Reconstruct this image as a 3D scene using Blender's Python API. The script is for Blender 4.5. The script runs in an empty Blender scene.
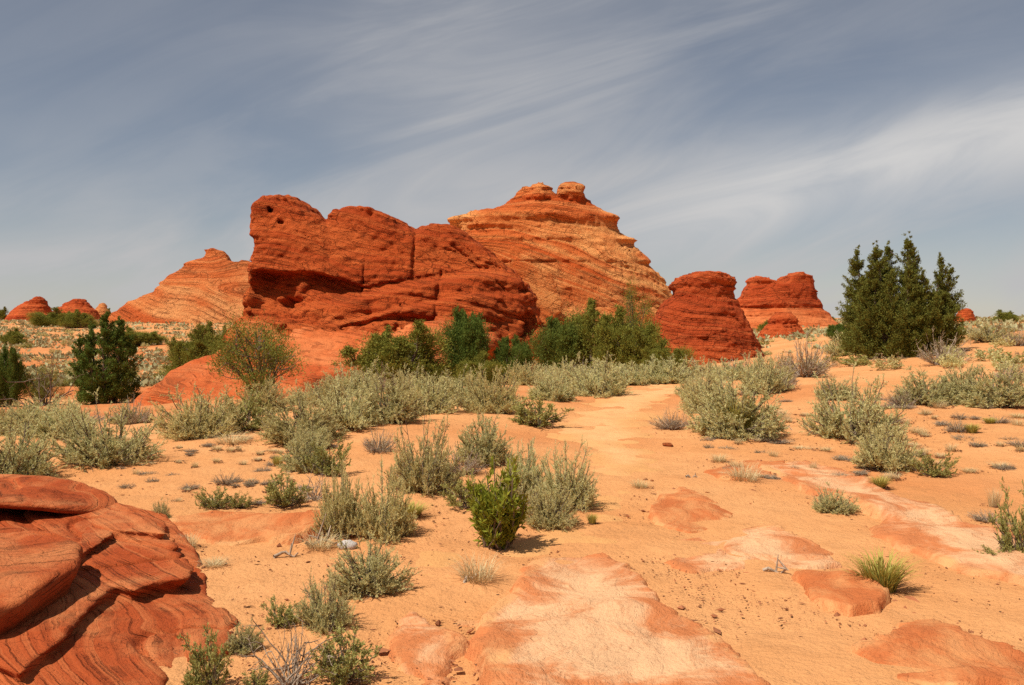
import bpy, math, random
import numpy as np
from mathutils import Vector

# ------------------------------------------------------------------ camera, sky, sun, exposure
sc = bpy.context.scene
COL = sc.collection
PIX_F = 950.0
EYE = 1.7
PITCH = math.atan((342.5 - 318.0) / PIX_F)
cam_d = bpy.data.cameras.new("camera")
cam_d.sensor_width = 36.0
cam_d.lens = PIX_F * 36.0 / 1024.0
cam_d.clip_start = 0.05
cam_d.clip_end = 9000
cam = bpy.data.objects.new("camera", cam_d)
COL.objects.link(cam)
cam.location = (0, 0, EYE)
cam.rotation_euler = (math.pi / 2 - PITCH, 0, 0)
sc.camera = cam

SUN_DIR = Vector((-0.50, -0.36, 0.0)).normalized() * math.cos(math.radians(58)) + Vector((0, 0, math.sin(math.radians(58))))
sun_d = bpy.data.lights.new("sun", 'SUN')
sun_d.energy = 5.0
sun_d.angle = math.radians(0.53)
sun_d.color = (1.0, 0.95, 0.87)
sun = bpy.data.objects.new("sun", sun_d)
COL.objects.link(sun)
sun.rotation_euler = (-SUN_DIR).to_track_quat('-Z', 'Y').to_euler()

sc.view_settings.view_transform = 'Standard'
sc.view_settings.look = 'None'
sc.view_settings.exposure = 0.25
sc.cycles.use_denoising = False
sc.view_settings.gamma = 1.0


class NT:
    """small helper to write node trees"""
    def __init__(self, tree):
        self.t = tree

    def n(self, typ, **kw):
        nd = self.t.nodes.new(typ)
        for k, v in kw.items():
            if k.startswith('i_'):
                key = k[2:]
                nd.inputs[int(key) if key.isdigit() else key.replace('_', ' ')].default_value = v
            else:
                setattr(nd, k, v)
        return nd

    def l(self, a, b):
        self.t.links.new(a, b)

    def _in(self, sock, v):
        if hasattr(v, 'is_output'):
            self.l(v, sock)
        else:
            sock.default_value = v

    def math(self, op, a, b=0.0, c=0.0, clamp=False):
        nd = self.n('ShaderNodeMath', operation=op, use_clamp=clamp)
        for s, v in zip(nd.inputs, (a, b, c)):
            self._in(s, v)
        return nd.outputs[0]

    def mix(self, f, a, b, blend='MIX'):
        nd = self.n('ShaderNodeMix', data_type='RGBA', blend_type=blend)
        self._in(nd.inputs[0], f)
        self._in(nd.inputs[6], a if hasattr(a, 'is_output') else (*a, 1))
        self._in(nd.inputs[7], b if hasattr(b, 'is_output') else (*b, 1))
        return nd.outputs[2]

    def noise(self, vec, scale, detail=4, rough=0.55, dist=0.0, dims='3D', w=None):
        nd = self.n('ShaderNodeTexNoise', noise_dimensions=dims)
        nd.inputs['Scale'].default_value = scale
        nd.inputs['Detail'].default_value = detail
        nd.inputs['Roughness'].default_value = rough
        nd.inputs['Distortion'].default_value = dist
        if vec is not None and dims != '1D':
            self.l(vec, nd.inputs['Vector'])
        if w is not None:
            self._in(nd.inputs['W'], w)
        return nd.outputs['Fac']

    def ramp(self, f, a, b, lo=0.0, hi=1.0):
        nd = self.n('ShaderNodeMapRange', interpolation_type='SMOOTHSTEP')
        self._in(nd.inputs[0], f)
        nd.inputs[1].default_value = a
        nd.inputs[2].default_value = b
        nd.inputs[3].default_value = lo
        nd.inputs[4].default_value = hi
        return nd.outputs[0]

    def scalevec(self, vec, s):
        nd = self.n('ShaderNodeVectorMath', operation='MULTIPLY')
        self.l(vec, nd.inputs[0])
        nd.inputs[1].default_value = s
        return nd.outputs[0]


world = bpy.data.worlds.new("World")
sc.world = world
world.use_nodes = True
wt = world.node_tree
wt.nodes.clear()
W = NT(wt)
sky = W.n('ShaderNodeTexSky', sky_type='NISHITA')
sky.sun_disc = False
sky.sun_elevation = math.radians(58)
sky.sun_rotation = math.atan2(SUN_DIR.x, SUN_DIR.y)
sky.altitude = 1700
sky.air_density = 0.9
sky.dust_density = 0.6
sky.ozone_density = 1.5
tc = W.n('ShaderNodeTexCoord')
sep = W.n('ShaderNodeSeparateXYZ')
W.l(tc.outputs['Generated'], sep.inputs[0])
ay = W.math('MAXIMUM', W.math('ABSOLUTE', sep.outputs[1]), 0.12)
u = W.math('DIVIDE', sep.outputs[0], ay)
v = W.math('DIVIDE', W.math('MAXIMUM', sep.outputs[2], 0.0), ay)
# cirrus runs in long streaks that climb to the right
ca, sa = math.cos(0.30), math.sin(0.30)
s_ = W.math('ADD', W.math('MULTIPLY', u, ca), W.math('MULTIPLY', v, sa))
t_ = W.math('SUBTRACT', W.math('MULTIPLY', v, ca), W.math('MULTIPLY', u, sa))
cmb = W.n('ShaderNodeCombineXYZ')
W.l(W.math('MULTIPLY', s_, 1.5), cmb.inputs[0])
W.l(W.math('MULTIPLY', t_, 7.0), cmb.inputs[1])
fib = W.noise(cmb.outputs[0], 1.7, 8, 0.58, 0.9)
cmb2 = W.n('ShaderNodeCombineXYZ')
W.l(u, cmb2.inputs[0])
W.l(W.math('MULTIPLY', v, 2.2), cmb2.inputs[1])
cmb2.inputs[2].default_value = 3.7
big = W.noise(cmb2.outputs[0], 1.7, 4, 0.5, 0.4)


def gauss(x, c, w):
    d = W.math('DIVIDE', W.math('SUBTRACT', x, c), w)
    return W.math('POWER', 2.718, W.math('MULTIPLY', W.math('MULTIPLY', d, d), -1.0))


line = W.math('ADD', 0.112, W.math('MULTIPLY', W.math('SUBTRACT', u, 0.19), 0.25))
streak = W.math('MULTIPLY', gauss(v, line, 0.046), W.ramp(u, 0.0, 0.30))
streak = W.math('MULTIPLY', streak, W.ramp(fib, 0.25, 0.60, 0.35, 1.0))
veil_c = W.math('ADD', gauss(W.math('SUBTRACT', u, W.math('MULTIPLY', v, 0.45)), -0.06, 0.26), W.ramp(v, 0.26, 0.0, 0.0, 0.45))
veil = W.math('MULTIPLY', W.ramp(big, 0.30, 0.72), 0.62)
veil = W.math('ADD', veil, W.math('MULTIPLY', W.ramp(fib, 0.36, 0.72), 0.42))
veil = W.math('ADD', 0.22, W.math('MULTIPLY', veil, W.math('ADD', 0.22, W.math('MULTIPLY', veil_c, 0.80))))
low = W.math('MULTIPLY', gauss(v, 0.035, 0.06), W.ramp(fib, 0.30, 0.66, 0.25, 0.75))
fac = W.math('ADD', W.math('ADD', veil, W.math('MULTIPLY', streak, 0.6)), W.math('MULTIPLY', low, 0.75), clamp=True)
skyc = W.mix(1.0, sky.outputs[0], (0.85, 0.75, 0.67), 'MULTIPLY')
cloud_col = (5.3, 5.25, 5.3)
mixed = W.mix(W.math('MULTIPLY', fac, 0.92), skyc, cloud_col)
mixed = W.mix(W.math('MULTIPLY', streak, 0.85), mixed, (6.9, 6.8, 6.7))
bg = W.n('ShaderNodeBackground')
bg.inputs['Strength'].default_value = 0.080
W.l(mixed, bg.inputs['Color'])
wo = W.n('ShaderNodeOutputWorld')
W.l(bg.outputs[0], wo.inputs['Surface'])

# ------------------------------------------------------------------ noise and mesh helpers
RNG = np.random.default_rng(11)
PERM = np.concatenate([RNG.permutation(256)] * 3).astype(np.int32)
VAL = RNG.uniform(-1, 1, 768).astype(np.float32)


def vnoise(x, y, z, seed=0):
    x, y, z = np.broadcast_arrays(np.asarray(x, np.float32), np.asarray(y, np.float32), np.asarray(z, np.float32))
    xi, yi, zi = np.floor(x), np.floor(y), np.floor(z)
    fx, fy, fz = x - xi, y - yi, z - zi
    xi = (xi.astype(np.int32) + seed * 37) & 255
    yi = (yi.astype(np.int32) + seed * 17) & 255
    zi = zi.astype(np.int32) & 255
    fx = fx * fx * (3 - 2 * fx)
    fy = fy * fy * (3 - 2 * fy)
    fz = fz * fz * (3 - 2 * fz)
    a0 = PERM[xi]
    a1 = PERM[(xi + 1) & 255]
    y1, z1 = (yi + 1) & 255, (zi + 1) & 255

    def g(a, b, c):
        return VAL[PERM[PERM[a + b] + c]]
    c00 = g(a0, yi, zi) * (1 - fx) + g(a1, yi, zi) * fx
    c10 = g(a0, y1, zi) * (1 - fx) + g(a1, y1, zi) * fx
    c01 = g(a0, yi, z1) * (1 - fx) + g(a1, yi, z1) * fx
    c11 = g(a0, y1, z1) * (1 - fx) + g(a1, y1, z1) * fx
    return (c00 * (1 - fy) + c10 * fy) * (1 - fz) + (c01 * (1 - fy) + c11 * fy) * fz


def fbm(x, y, z, oct=4, seed=0, gain=0.5):
    s, a = 0.0, 1.0
    for o in range(oct):
        s = s + a * vnoise(x, y, z, seed + o)
        x, y, z = x * 2.03 + 5.2, y * 2.03 + 1.7, z * 2.03 + 3.1
        a *= gain
    return s


def sstep(a, b, x):
    t = np.clip((x - a) / (b - a), 0, 1)
    return t * t * (3 - 2 * t)


def smax(a, b, k):
    h = np.clip(0.5 + 0.5 * (a - b) / k, 0, 1)
    return b + (a - b) * h + k * h * (1 - h)


def smin(a, b, k):
    return -smax(-a, -b, k)


def poly_sd(px, py, pts):
    """signed distance (negative inside) of 2-D points to a polygon"""
    px = np.asarray(px, np.float32)
    py = np.asarray(py, np.float32)
    d = np.full(px.shape, 1e9, np.float32)
    inside = np.zeros(px.shape, bool)
    n = len(pts)
    for i in range(n):
        ax, ay_ = pts[i]
        bx, by = pts[(i + 1) % n]
        ex, ey = bx - ax, by - ay_
        wx, wy = px - ax, py - ay_
        t = np.clip((wx * ex + wy * ey) / max(ex * ex + ey * ey, 1e-9), 0, 1)
        dx, dy = wx - ex * t, wy - ey * t
        d = np.minimum(d, dx * dx + dy * dy)
        if ay_ != by:
            c = ((ay_ > py) != (by > py)) & (px < (bx - ax) * (py - ay_) / (by - ay_) + ax)
            inside ^= c
    d = np.sqrt(d)
    return np.where(inside, -d, d)


def mk_mesh(name, verts, faces, attrs=None, smooth=True):
    verts = np.ascontiguousarray(verts, np.float32)
    faces = np.ascontiguousarray(faces, np.int32)
    me = bpy.data.meshes.new(name)
    nf, k = faces.shape
    me.vertices.add(len(verts))
    me.vertices.foreach_set('co', verts.ravel())
    me.loops.add(nf * k)
    me.loops.foreach_set('vertex_index', faces.ravel())
    me.polygons.add(nf)
    me.polygons.foreach_set('loop_start', np.arange(0, nf * k, k, dtype=np.int32))
    me.polygons.foreach_set('loop_total', np.full(nf, k, np.int32))
    me.polygons.foreach_set('use_smooth', np.full(nf, smooth, bool))
    for an, av in (attrs or {}).items():
        at_ = me.attributes.new(an, 'FLOAT', 'POINT')
        at_.data.foreach_set('value', np.ascontiguousarray(av, np.float32))
    me.update()
    me.validate()
    return me


def obj(name, me, mat=None, parent=None, loc=None):
    o = bpy.data.objects.new(name, me)
    COL.objects.link(o)
    if mat is not None and me is not None and not me.materials:
        me.materials.append(mat)
    if parent is not None:
        o.parent = parent
    if loc is not None:
        o.location = loc
    return o


def tag(o, label=None, cat=None, group=None, kind=None):
    if label:
        o['label'] = label
    if cat:
        o['category'] = cat
    if group:
        o['group'] = group
    if kind:
        o['kind'] = kind
    return o


def surface_nets(F, origin, h):
    S = F < 0
    nx, ny, nz = F.shape
    cnt = np.zeros((nx - 1, ny - 1, nz - 1), np.uint8)
    for i in (0, 1):
        for j in (0, 1):
            for k in (0, 1):
                cnt += S[i:nx - 1 + i, j:ny - 1 + j, k:nz - 1 + k]
    act = (cnt > 0) & (cnt < 8)
    idx = np.full(act.shape, -1, np.int32)
    ci = np.argwhere(act)
    idx[act] = np.arange(len(ci))
    acc = np.zeros((len(ci), 3), np.float32)
    c = np.zeros(len(ci), np.float32)
    cor = [(i, j, k) for i in (0, 1) for j in (0, 1) for k in (0, 1)]
    for a in cor:
        for ax in range(3):
            if a[ax]:
                continue
            b = list(a)
            b[ax] = 1
            fa = F[ci[:, 0] + a[0], ci[:, 1] + a[1], ci[:, 2] + a[2]]
            fb = F[ci[:, 0] + b[0], ci[:, 1] + b[1], ci[:, 2] + b[2]]
            m = (fa < 0) != (fb < 0)
            t = fa[m] / (fa[m] - fb[m])
            p = np.tile(np.array(a, np.float32), (len(t), 1))
            p[:, ax] += t
            acc[m] += p
            c[m] += 1
    verts = np.asarray(origin, np.float32) + h * (ci + acc / c[:, None])
    quads = []
    offs = {0: [(0, -1, -1), (0, 0, -1), (0, 0, 0), (0, -1, 0)],
            1: [(-1, 0, -1), (-1, 0, 0), (0, 0, 0), (0, 0, -1)],
            2: [(-1, -1, 0), (0, -1, 0), (0, 0, 0), (-1, 0, 0)]}
    for ax in range(3):
        sl_a = [slice(1, -1)] * 3
        sl_b = [slice(1, -1)] * 3
        sl_a[ax] = slice(0, -1)
        sl_b[ax] = slice(1, None)
        A, B = S[tuple(sl_a)], S[tuple(sl_b)]
        e = np.argwhere(A != B)
        base = e + 1
        base[:, ax] -= 1
        q = np.stack([idx[base[:, 0] + o[0], base[:, 1] + o[1], base[:, 2] + o[2]] for o in offs[ax]], 1)
        flip = ~A[e[:, 0], e[:, 1], e[:, 2]]
        q[flip] = q[flip][:, ::-1]
        quads.append(q)
    return verts, np.concatenate(quads)


# ------------------------------------------------------------------ the ground as a height function
T_PX = np.array([-500, 0, 150, 350, 480, 600, 750, 900, 1100, 1600], float)
T_D = np.array([0, 5, 10, 14, 20, 27, 35, 50, 70, 100, 150, 220, 400, 3500], float)
T_Z = np.array([
    [0, .02, .05, .05, -.45, -1.0, -1.5, -1.5, -1.3, -.8, .2, 1.4, 2.0, 0],
    [0, .0, .05, .05, -.45, -1.0, -1.5, -1.5, -1.3, -.8, .2, 1.45, 2.0, 0],
    [0, .0, .04, .05, -.45, -1.0, -1.5, -1.5, -1.3, -.8, .2, 1.45, 2.0, 0],
    [0, 0, .06, .2, .1, -.5, -1.2, -1.3, -1.1, -.5, .3, 1.2, 1.6, 0],
    [0, 0, .05, .18, .22, -.1, -1.1, -1.3, -1.0, -.4, .3, 1.2, 1.6, 0],
    [0, 0, 0, 0, -.04, -.1, -.8, -1.3, -.9, -.3, .3, 1.2, 1.6, 0],
    [0, 0, 0, .04, .12, .12, -.1, -.3, .1, .5, .9, 1.3, 1.6, 0],
    [0, 0, 0, .08, .2, .3, .48, .85, 1.2, 1.45, 1.5, 1.6, 1.6, 0],
    [0, 0, .05, .15, .4, .62, .92, 1.4, 1.62, 1.55, 1.5, 1.5, 1.5, 0],
    [0, 0, .05, .15, .4, .62, .92, 1.4, 1.62, 1.55, 1.5, 1.5, 1.5, 0]], float)
_pa = np.linspace(-500, 1600, 141)
_ld = np.linspace(0, math.log(3600 / 4.0 + 1), 200)
_dd = 4.0 * (np.exp(_ld) - 1)
_tab = np.stack([np.interp(_dd, T_D, r) for r in T_Z])
_tab = np.stack([np.interp(_pa, T_PX, _tab[:, j]) for j in range(len(_dd))], 1)
for _ in range(3):
    p_ = np.pad(_tab, 3, mode='edge')
    _tab = sum(p_[3 + i:3 + i + _tab.shape[0], 3:-3] for i in (-2, -1, 0, 1, 2)) / 5
    p_ = np.pad(_tab, 3, mode='edge')
    _tab = sum(p_[3:-3, 3 + i:3 + i + _tab.shape[1]] for i in (-1, 0, 1)) / 3


def gz(x, y, detail=True):
    x = np.asarray(x, np.float64)
    y = np.asarray(y, np.float64)
    yy = np.maximum(y, 0.8)
    D = np.where(y > 0.8, y, np.hypot(x, y))
    pa = np.clip(512 + 950 * x / yy, -499, 1599)
    fi = (pa + 500) / 2100 * 140
    fj = np.clip(np.log(np.maximum(D, 0) / 4.0 + 1) / _ld[-1] * 199, 0, 198.99)
    i, j = np.minimum(fi.astype(int), 139), fj.astype(int)
    a, b = fi - i, fj - j
    z = (_tab[i, j] * (1 - a) + _tab[i + 1, j] * a) * (1 - b) + (_tab[i, j + 1] * (1 - a) + _tab[i + 1, j + 1] * a) * b
    if detail:
        z = z + 0.05 * vnoise(x / 2.3, y / 2.3, 0 * x, 3) * sstep(2, 8, D)
        z = z + 0.10 * fbm(x / 9.0, y / 9.0, 0 * x, 2, 5) * sstep(14, 30, D)
        z = z + 0.6 * vnoise(x / 60.0, y / 60.0, 0 * x, 8) * sstep(80, 200, D) * (1 - sstep(200, 230, D))
    return z


def ray(px, py):
    vx, vv = (px - 512) / PIX_F, (342.5 - py) / PIX_F
    return np.array([vx, math.cos(PITCH) + vv * math.sin(PITCH), -math.sin(PITCH) + vv * math.cos(PITCH)])


_ts = np.exp(np.linspace(math.log(2.5), math.log(600), 6000))


def at(px, py):
    """ground point seen at a pixel of the photograph"""
    d = ray(px, py)
    P = _ts[:, None] * d
    z = gz(P[:, 0], P[:, 1])
    below = np.nonzero(P[:, 2] + EYE <= z)[0]
    k = below[0] if len(below) else len(_ts) - 1
    return np.array([P[k, 0], P[k, 1], z[k]])


def at_z(px, py, z):
    d = ray(px, py)
    t = (z - EYE) / d[2]
    return (float(d[0] * t), float(d[1] * t))


# ------------------------------------------------------------------ materials
def new_mat(name):
    m = bpy.data.materials.new(name)
    m.use_nodes = True
    m.node_tree.nodes.clear()
    N = NT(m.node_tree)
    out = N.n('ShaderNodeOutputMaterial')
    return m, N, out


def principled(N, out, col, rough=0.9, normal=None, spec=0.15):
    b = N.n('ShaderNodeBsdfPrincipled')
    N._in(b.inputs['Base Color'], col if hasattr(col, 'is_output') else (*col, 1))
    N._in(b.inputs['Roughness'], rough)
    b.inputs['Specular IOR Level'].default_value = spec
    if normal is not None:
        N.l(normal, b.inputs['Normal'])
    N.l(b.outputs[0], out.inputs['Surface'])
    return b


def bump(N, h, dist, strength=1.0, prev=None):
    b = N.n('ShaderNodeBump')
    b.inputs['Strength'].default_value = strength
    b.inputs['Distance'].default_value = dist
    N.l(h, b.inputs['Height'])
    if prev is not None:
        N.l(prev, b.inputs['Normal'])
    return b.outputs[0]


def sand_material(name, c1, c2, c3, rough_scale=1.0):
    m, N, out = new_mat(name)
    tc = N.n('ShaderNodeTexCoord').outputs['Object']
    big = N.noise(tc, 0.35, 4, 0.6)
    mid = N.noise(tc, 2.6, 5, 0.65)
    fine = N.noise(tc, 26.0, 5, 0.7)
    grain = N.noise(tc, 190.0, 2, 0.6)
    c = N.mix(N.ramp(big, 0.36, 0.66), c1, c2)
    at_ = N.n('ShaderNodeAttribute', attribute_name='red').outputs['Fac']
    c = N.mix(at_, c, c3)
    c = N.mix(N.ramp(mid, 0.48, 0.72, 0.0, 0.52), c, tuple(x * 0.78 for x in c2))
    c = N.mix(N.ramp(fine, 0.54, 0.76, 0.0, 0.38), c, tuple(x * 0.55 for x in c2))
    c = N.mix(N.ramp(grain, 0.56, 0.78, 0.0, 0.30), c, (c1[0] * 0.4, c1[1] * 0.35, c1[2] * 0.4))
    nrm = bump(N, mid, 0.10 * rough_scale, 0.6)
    nrm = bump(N, fine, 0.022 * rough_scale, 0.9, nrm)
    nrm = bump(N, grain, 0.003, 0.7, nrm)
    principled(N, out, c, 0.95, nrm, 0.08)
    return m


SAND1, SAND2, SAND_RED = (0.640, 0.303, 0.118), (0.585, 0.252, 0.089), (0.50, 0.150, 0.044)
M_SAND = sand_material('sand', SAND1, SAND2, SAND_RED)
M_PATH = sand_material('path_sand', (0.69, 0.365, 0.155), (0.66, 0.335, 0.134), (0.60, 0.288, 0.102), 0.7)


def rock_material(name, dark, mid, pale, band=1.0, patch=0.25, fine=1.0, bump_d=0.12, pale_amt=0.5, dust=0.0, low=None, joints=1.0):
    """bands follow the 'bed' attribute (metres across the bedding); patch = 1 / size of the large blotches"""
    m, N, out = new_mat(name)
    tc = N.n('ShaderNodeTexCoord').outputs['Object']
    bed = N.n('ShaderNodeAttribute', attribute_name='bed').outputs['Fac']
    b1 = N.noise(None, 0.55 * band, 3, 0.6, dims='1D', w=bed)
    b2 = N.noise(None, 3.4 * band, 4, 0.7, dims='1D', w=bed)
    big = N.noise(tc, patch, 5, 0.62, 0.5)
    spot = N.noise(tc, 2.4 * fine, 6, 0.68)
    grit = N.noise(tc, 14.0 * fine, 4, 0.7)
    c = N.mix(N.ramp(b1, 0.36, 0.66), dark, mid)
    pf = N.math('MULTIPLY', N.ramp(N.math('ADD', N.math('MULTIPLY', b1, 0.5), N.math('MULTIPLY', big, 0.5)), 0.44, 0.60), pale_amt)
    c = N.mix(pf, c, pale)
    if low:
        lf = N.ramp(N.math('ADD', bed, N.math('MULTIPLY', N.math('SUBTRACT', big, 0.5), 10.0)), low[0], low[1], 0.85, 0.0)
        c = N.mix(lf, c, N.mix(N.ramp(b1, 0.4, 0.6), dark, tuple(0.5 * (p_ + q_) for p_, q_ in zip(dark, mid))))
    c = N.mix(N.ramp(b2, 0.52, 0.78, 0.0, 0.45), c, tuple(x * 0.62 for x in dark))
    c = N.mix(N.ramp(b2, 0.46, 0.26, 0.0, 0.42), c, pale)
    c = N.mix(N.ramp(spot, 0.52, 0.76, 0.0, 0.42), c, tuple(x * 0.55 for x in dark))
    c = N.mix(N.ramp(grit, 0.56, 0.78, 0.0, 0.30), c, tuple(x * 0.5 for x in dark))
    b3 = N.noise(None, 2.1 * band, 2, 0.5, dims='1D', w=N.math('ADD', bed, N.math('MULTIPLY', spot, 0.10 / band)))
    gl = N.ramp(N.math('ABSOLUTE', N.math('SUBTRACT', b3, 0.5)), 0.0, 0.035)
    gm = N.ramp(N.noise(tc, 0.7 * fine, 3, 0.6), 0.42, 0.60)
    groove = N.math('SUBTRACT', 1.0, N.math('MULTIPLY', N.math('SUBTRACT', 1.0, gl), gm))
    c = N.mix(N.math('MULTIPLY', N.math('SUBTRACT', 1.0, groove), 0.55), c, tuple(x * 0.40 for x in dark))
    vor = N.n('ShaderNodeTexVoronoi', feature='DISTANCE_TO_EDGE')
    vor.inputs['Scale'].default_value = 1.1 * fine
    wn = N.n('ShaderNodeTexNoise')
    wn.inputs['Scale'].default_value = 1.3 * fine
    wn.inputs['Detail'].default_value = 5
    N.l(tc, wn.inputs['Vector'])
    wa = N.n('ShaderNodeVectorMath', operation='MULTIPLY_ADD')
    N.l(wn.outputs['Color'], wa.inputs[0])
    wa.inputs[1].default_value = (1.1 / fine, 1.1 / fine, 0.7 / fine)
    N.l(N.scalevec(tc, (1.0, 1.0, 1.9)), wa.inputs[2])
    N.l(wa.outputs[0], vor.inputs['Vector'])
    jm = N.ramp(N.noise(tc, 0.45 * fine, 3, 0.6), 0.44, 0.58)
    joint = N.math('SUBTRACT', 1.0, N.math('MULTIPLY', N.math('MULTIPLY', N.ramp(vor.outputs['Distance'], 0.035, 0.0), jm), joints))
    c = N.mix(N.math('MULTIPLY', N.math('SUBTRACT', 1.0, joint), 0.45), c, tuple(x * 0.45 for x in dark))
    if dust > 0:
        geo = N.n('ShaderNodeNewGeometry')
        s2 = N.n('ShaderNodeSeparateXYZ')
        N.l(geo.outputs['True Normal'], s2.inputs[0])
        up = N.ramp(s2.outputs[2], 0.80, 0.99)
        c = N.mix(N.math('MULTIPLY', N.math('MULTIPLY', up, N.ramp(big, 0.42, 0.66)), dust), c, SAND1)
    nrm = bump(N, b2, bump_d * 1.2, 0.9)
    nrm = bump(N, groove, bump_d * 0.9, 0.9, nrm)
    nrm = bump(N, joint, bump_d * 0.9, 0.9, nrm)
    nrm = bump(N, spot, bump_d * 1.8, 0.9, nrm)
    nrm = bump(N, grit, bump_d * 0.6, 1.0, nrm)
    principled(N, out, c, 0.92, nrm, 0.12)
    return m


M_ROCK = rock_material('red_sandstone', (0.416, 0.062, 0.011), (0.537, 0.095, 0.018), (0.595, 0.154, 0.037), 1.3, 0.22, 1.0, 0.14, 0.35, joints=1.5)
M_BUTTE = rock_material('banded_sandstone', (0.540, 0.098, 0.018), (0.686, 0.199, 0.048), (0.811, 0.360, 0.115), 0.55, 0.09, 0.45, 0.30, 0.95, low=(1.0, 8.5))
M_FAR = rock_material('pale_sandstone', (0.531, 0.106, 0.023), (0.649, 0.186, 0.048), (0.747, 0.328, 0.114), 0.45, 0.08, 0.40, 0.40, 0.75)
M_DOME = rock_material('dark_red_sandstone', (0.396, 0.057, 0.013), (0.501, 0.085, 0.019), (0.560, 0.147, 0.042), 1.3, 0.3, 1.0, 0.12, 0.3, joints=1.3)
M_APRON = rock_material('smooth_red_sandstone', (0.465, 0.087, 0.020), (0.554, 0.129, 0.033), (0.653, 0.228, 0.079), 1.6, 0.35, 1.0, 0.07, 0.45, joints=0.3)
M_NEAR = rock_material('weathered_sandstone', (0.347, 0.060, 0.014), (0.434, 0.087, 0.022), (0.572, 0.196, 0.065), 7.0, 1.1, 5.0, 0.014, 0.5, 0.25, joints=0.35)


def slab_material(name, red, pale, sand):
    m, N, out = new_mat(name)
    tc = N.n('ShaderNodeTexCoord').outputs['Object']
    rim = N.n('ShaderNodeAttribute', attribute_name='rim').outputs['Fac']   # 0 at the broken edge .. 1 in the middle
    big = N.noise(tc, 1.5, 6, 0.68, 0.8)
    st = N.noise(N.scalevec(tc, (1.7, 1.0, 1.0)), 2.2, 7, 0.72, 1.2)
    fine = N.noise(tc, 30, 4, 0.7)
    crack = N.n('ShaderNodeTexVoronoi', feature='DISTANCE_TO_EDGE')
    crack.inputs['Scale'].default_value = 1.3
    wv = N.n('ShaderNodeVectorMath', operation='ADD')
    nv = N.n('ShaderNodeTexNoise')
    nv.inputs['Scale'].default_value = 2.0
    N.l(tc, nv.inputs['Vector'])
    N.l(tc, wv.inputs[0])
    N.l(nv.outputs['Color'], wv.inputs[1])
    N.l(wv.outputs[0], crack.inputs['Vector'])
    p = N.math('ADD', N.math('MULTIPLY', big, 0.80), N.math('MULTIPLY', rim, 0.14))
    c = N.mix(N.ramp(p, 0.36, 0.53), red, pale)
    c = N.mix(N.ramp(st, 0.54, 0.72, 0.0, 0.7), c, tuple(0.85 * x for x in red))
    c = N.mix(N.ramp(fine, 0.55, 0.8, 0.0, 0.5), c, tuple(0.6 * x for x in red))
    c = N.mix(N.math('MULTIPLY', N.ramp(rim, 0.10, 0.0), N.ramp(big, 0.40, 0.62)), c, sand)
    ck = N.ramp(crack.outputs['Distance'], 0.0, 0.016)
    c = N.mix(N.math('MULTIPLY', N.math('SUBTRACT', 1.0, ck), N.ramp(st, 0.56, 0.68, 0.0, 0.35)), c, (0.26, 0.075, 0.03))
    nrm = bump(N, st, 0.05, 0.9)
    nrm = bump(N, fine, 0.012, 1.0, nrm)
    nrm = bump(N, ck, 0.006, 0.4, nrm)
    principled(N, out, c, 0.93, nrm, 0.1)
    return m


M_SLAB = slab_material('slickrock', (0.53, 0.175, 0.060), (0.685, 0.385, 0.195), SAND1)
M_SLAB_RED = slab_material('red_slickrock', (0.49, 0.138, 0.042), (0.58, 0.235, 0.085), SAND1)


def leaf_material(name, c1, c2, c3, trans=0.25):
    m, N, out = new_mat(name)
    tone = N.n('ShaderNodeAttribute', attribute_name='tone').outputs['Fac']
    rnd = N.n('ShaderNodeObjectInfo').outputs['Random']
    c = N.mix(tone, c1, c2)
    c = N.mix(N.math('MULTIPLY', N.ramp(rnd, 0.35, 1.0), 0.75), c, c3)
    d = N.n('ShaderNodeBsdfPrincipled')
    N.l(c, d.inputs['Base Color'])
    d.inputs['Roughness'].default_value = 0.7
    d.inputs['Specular IOR Level'].default_value = 0.12
    t = N.n('ShaderNodeBsdfTranslucent')
    N.l(c, t.inputs['Color'])
    mx = N.n('ShaderNodeMixShader')
    mx.inputs[0].default_value = trans
    N.l(d.outputs[0], mx.inputs[1])
    N.l(t.outputs[0], mx.inputs[2])
    N.l(mx.outputs[0], out.inputs['Surface'])
    return m


M_SAGE = leaf_material('sage_leaves', (0.44, 0.395, 0.160), (0.70, 0.63, 0.30), (0.55, 0.44, 0.18), 0.38)
M_SAGE_PALE = leaf_material('pale_sage_leaves', (0.52, 0.48, 0.20), (0.76, 0.70, 0.36), (0.64, 0.53, 0.22), 0.38)
M_BROWN = leaf_material('dry_leaves', (0.30, 0.20, 0.10), (0.46, 0.34, 0.18), (0.36, 0.29, 0.13), 0.15)
M_GREEN = leaf_material('green_leaves', (0.16, 0.185, 0.016), (0.32, 0.30, 0.030), (0.24, 0.26, 0.03), 0.3)
M_OLIVE = leaf_material('olive_leaves', (0.26, 0.25, 0.065), (0.42, 0.38, 0.12), (0.34, 0.29, 0.08), 0.25)
M_GRASS = leaf_material('yellow_grass', (0.36, 0.31, 0.06), (0.52, 0.43, 0.12), (0.42, 0.36, 0.08), 0.3)
M_STRAW = leaf_material('straw_grass', (0.50, 0.37, 0.18), (0.66, 0.53, 0.30), (0.55, 0.42, 0.2), 0.25)
M_JUN = leaf_material('juniper_leaves', (0.13, 0.135, 0.018), (0.30, 0.275, 0.045), (0.22, 0.20, 0.03), 0.28)
M_JUN_DARK = leaf_material('dark_juniper_leaves', (0.070, 0.112, 0.016), (0.165, 0.205, 0.034), (0.14, 0.16, 0.026), 0.26)
M_JUN_BIG = leaf_material('green_juniper_leaves', (0.080, 0.095, 0.015), (0.20, 0.20, 0.034), (0.16, 0.15, 0.026), 0.24)
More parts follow.
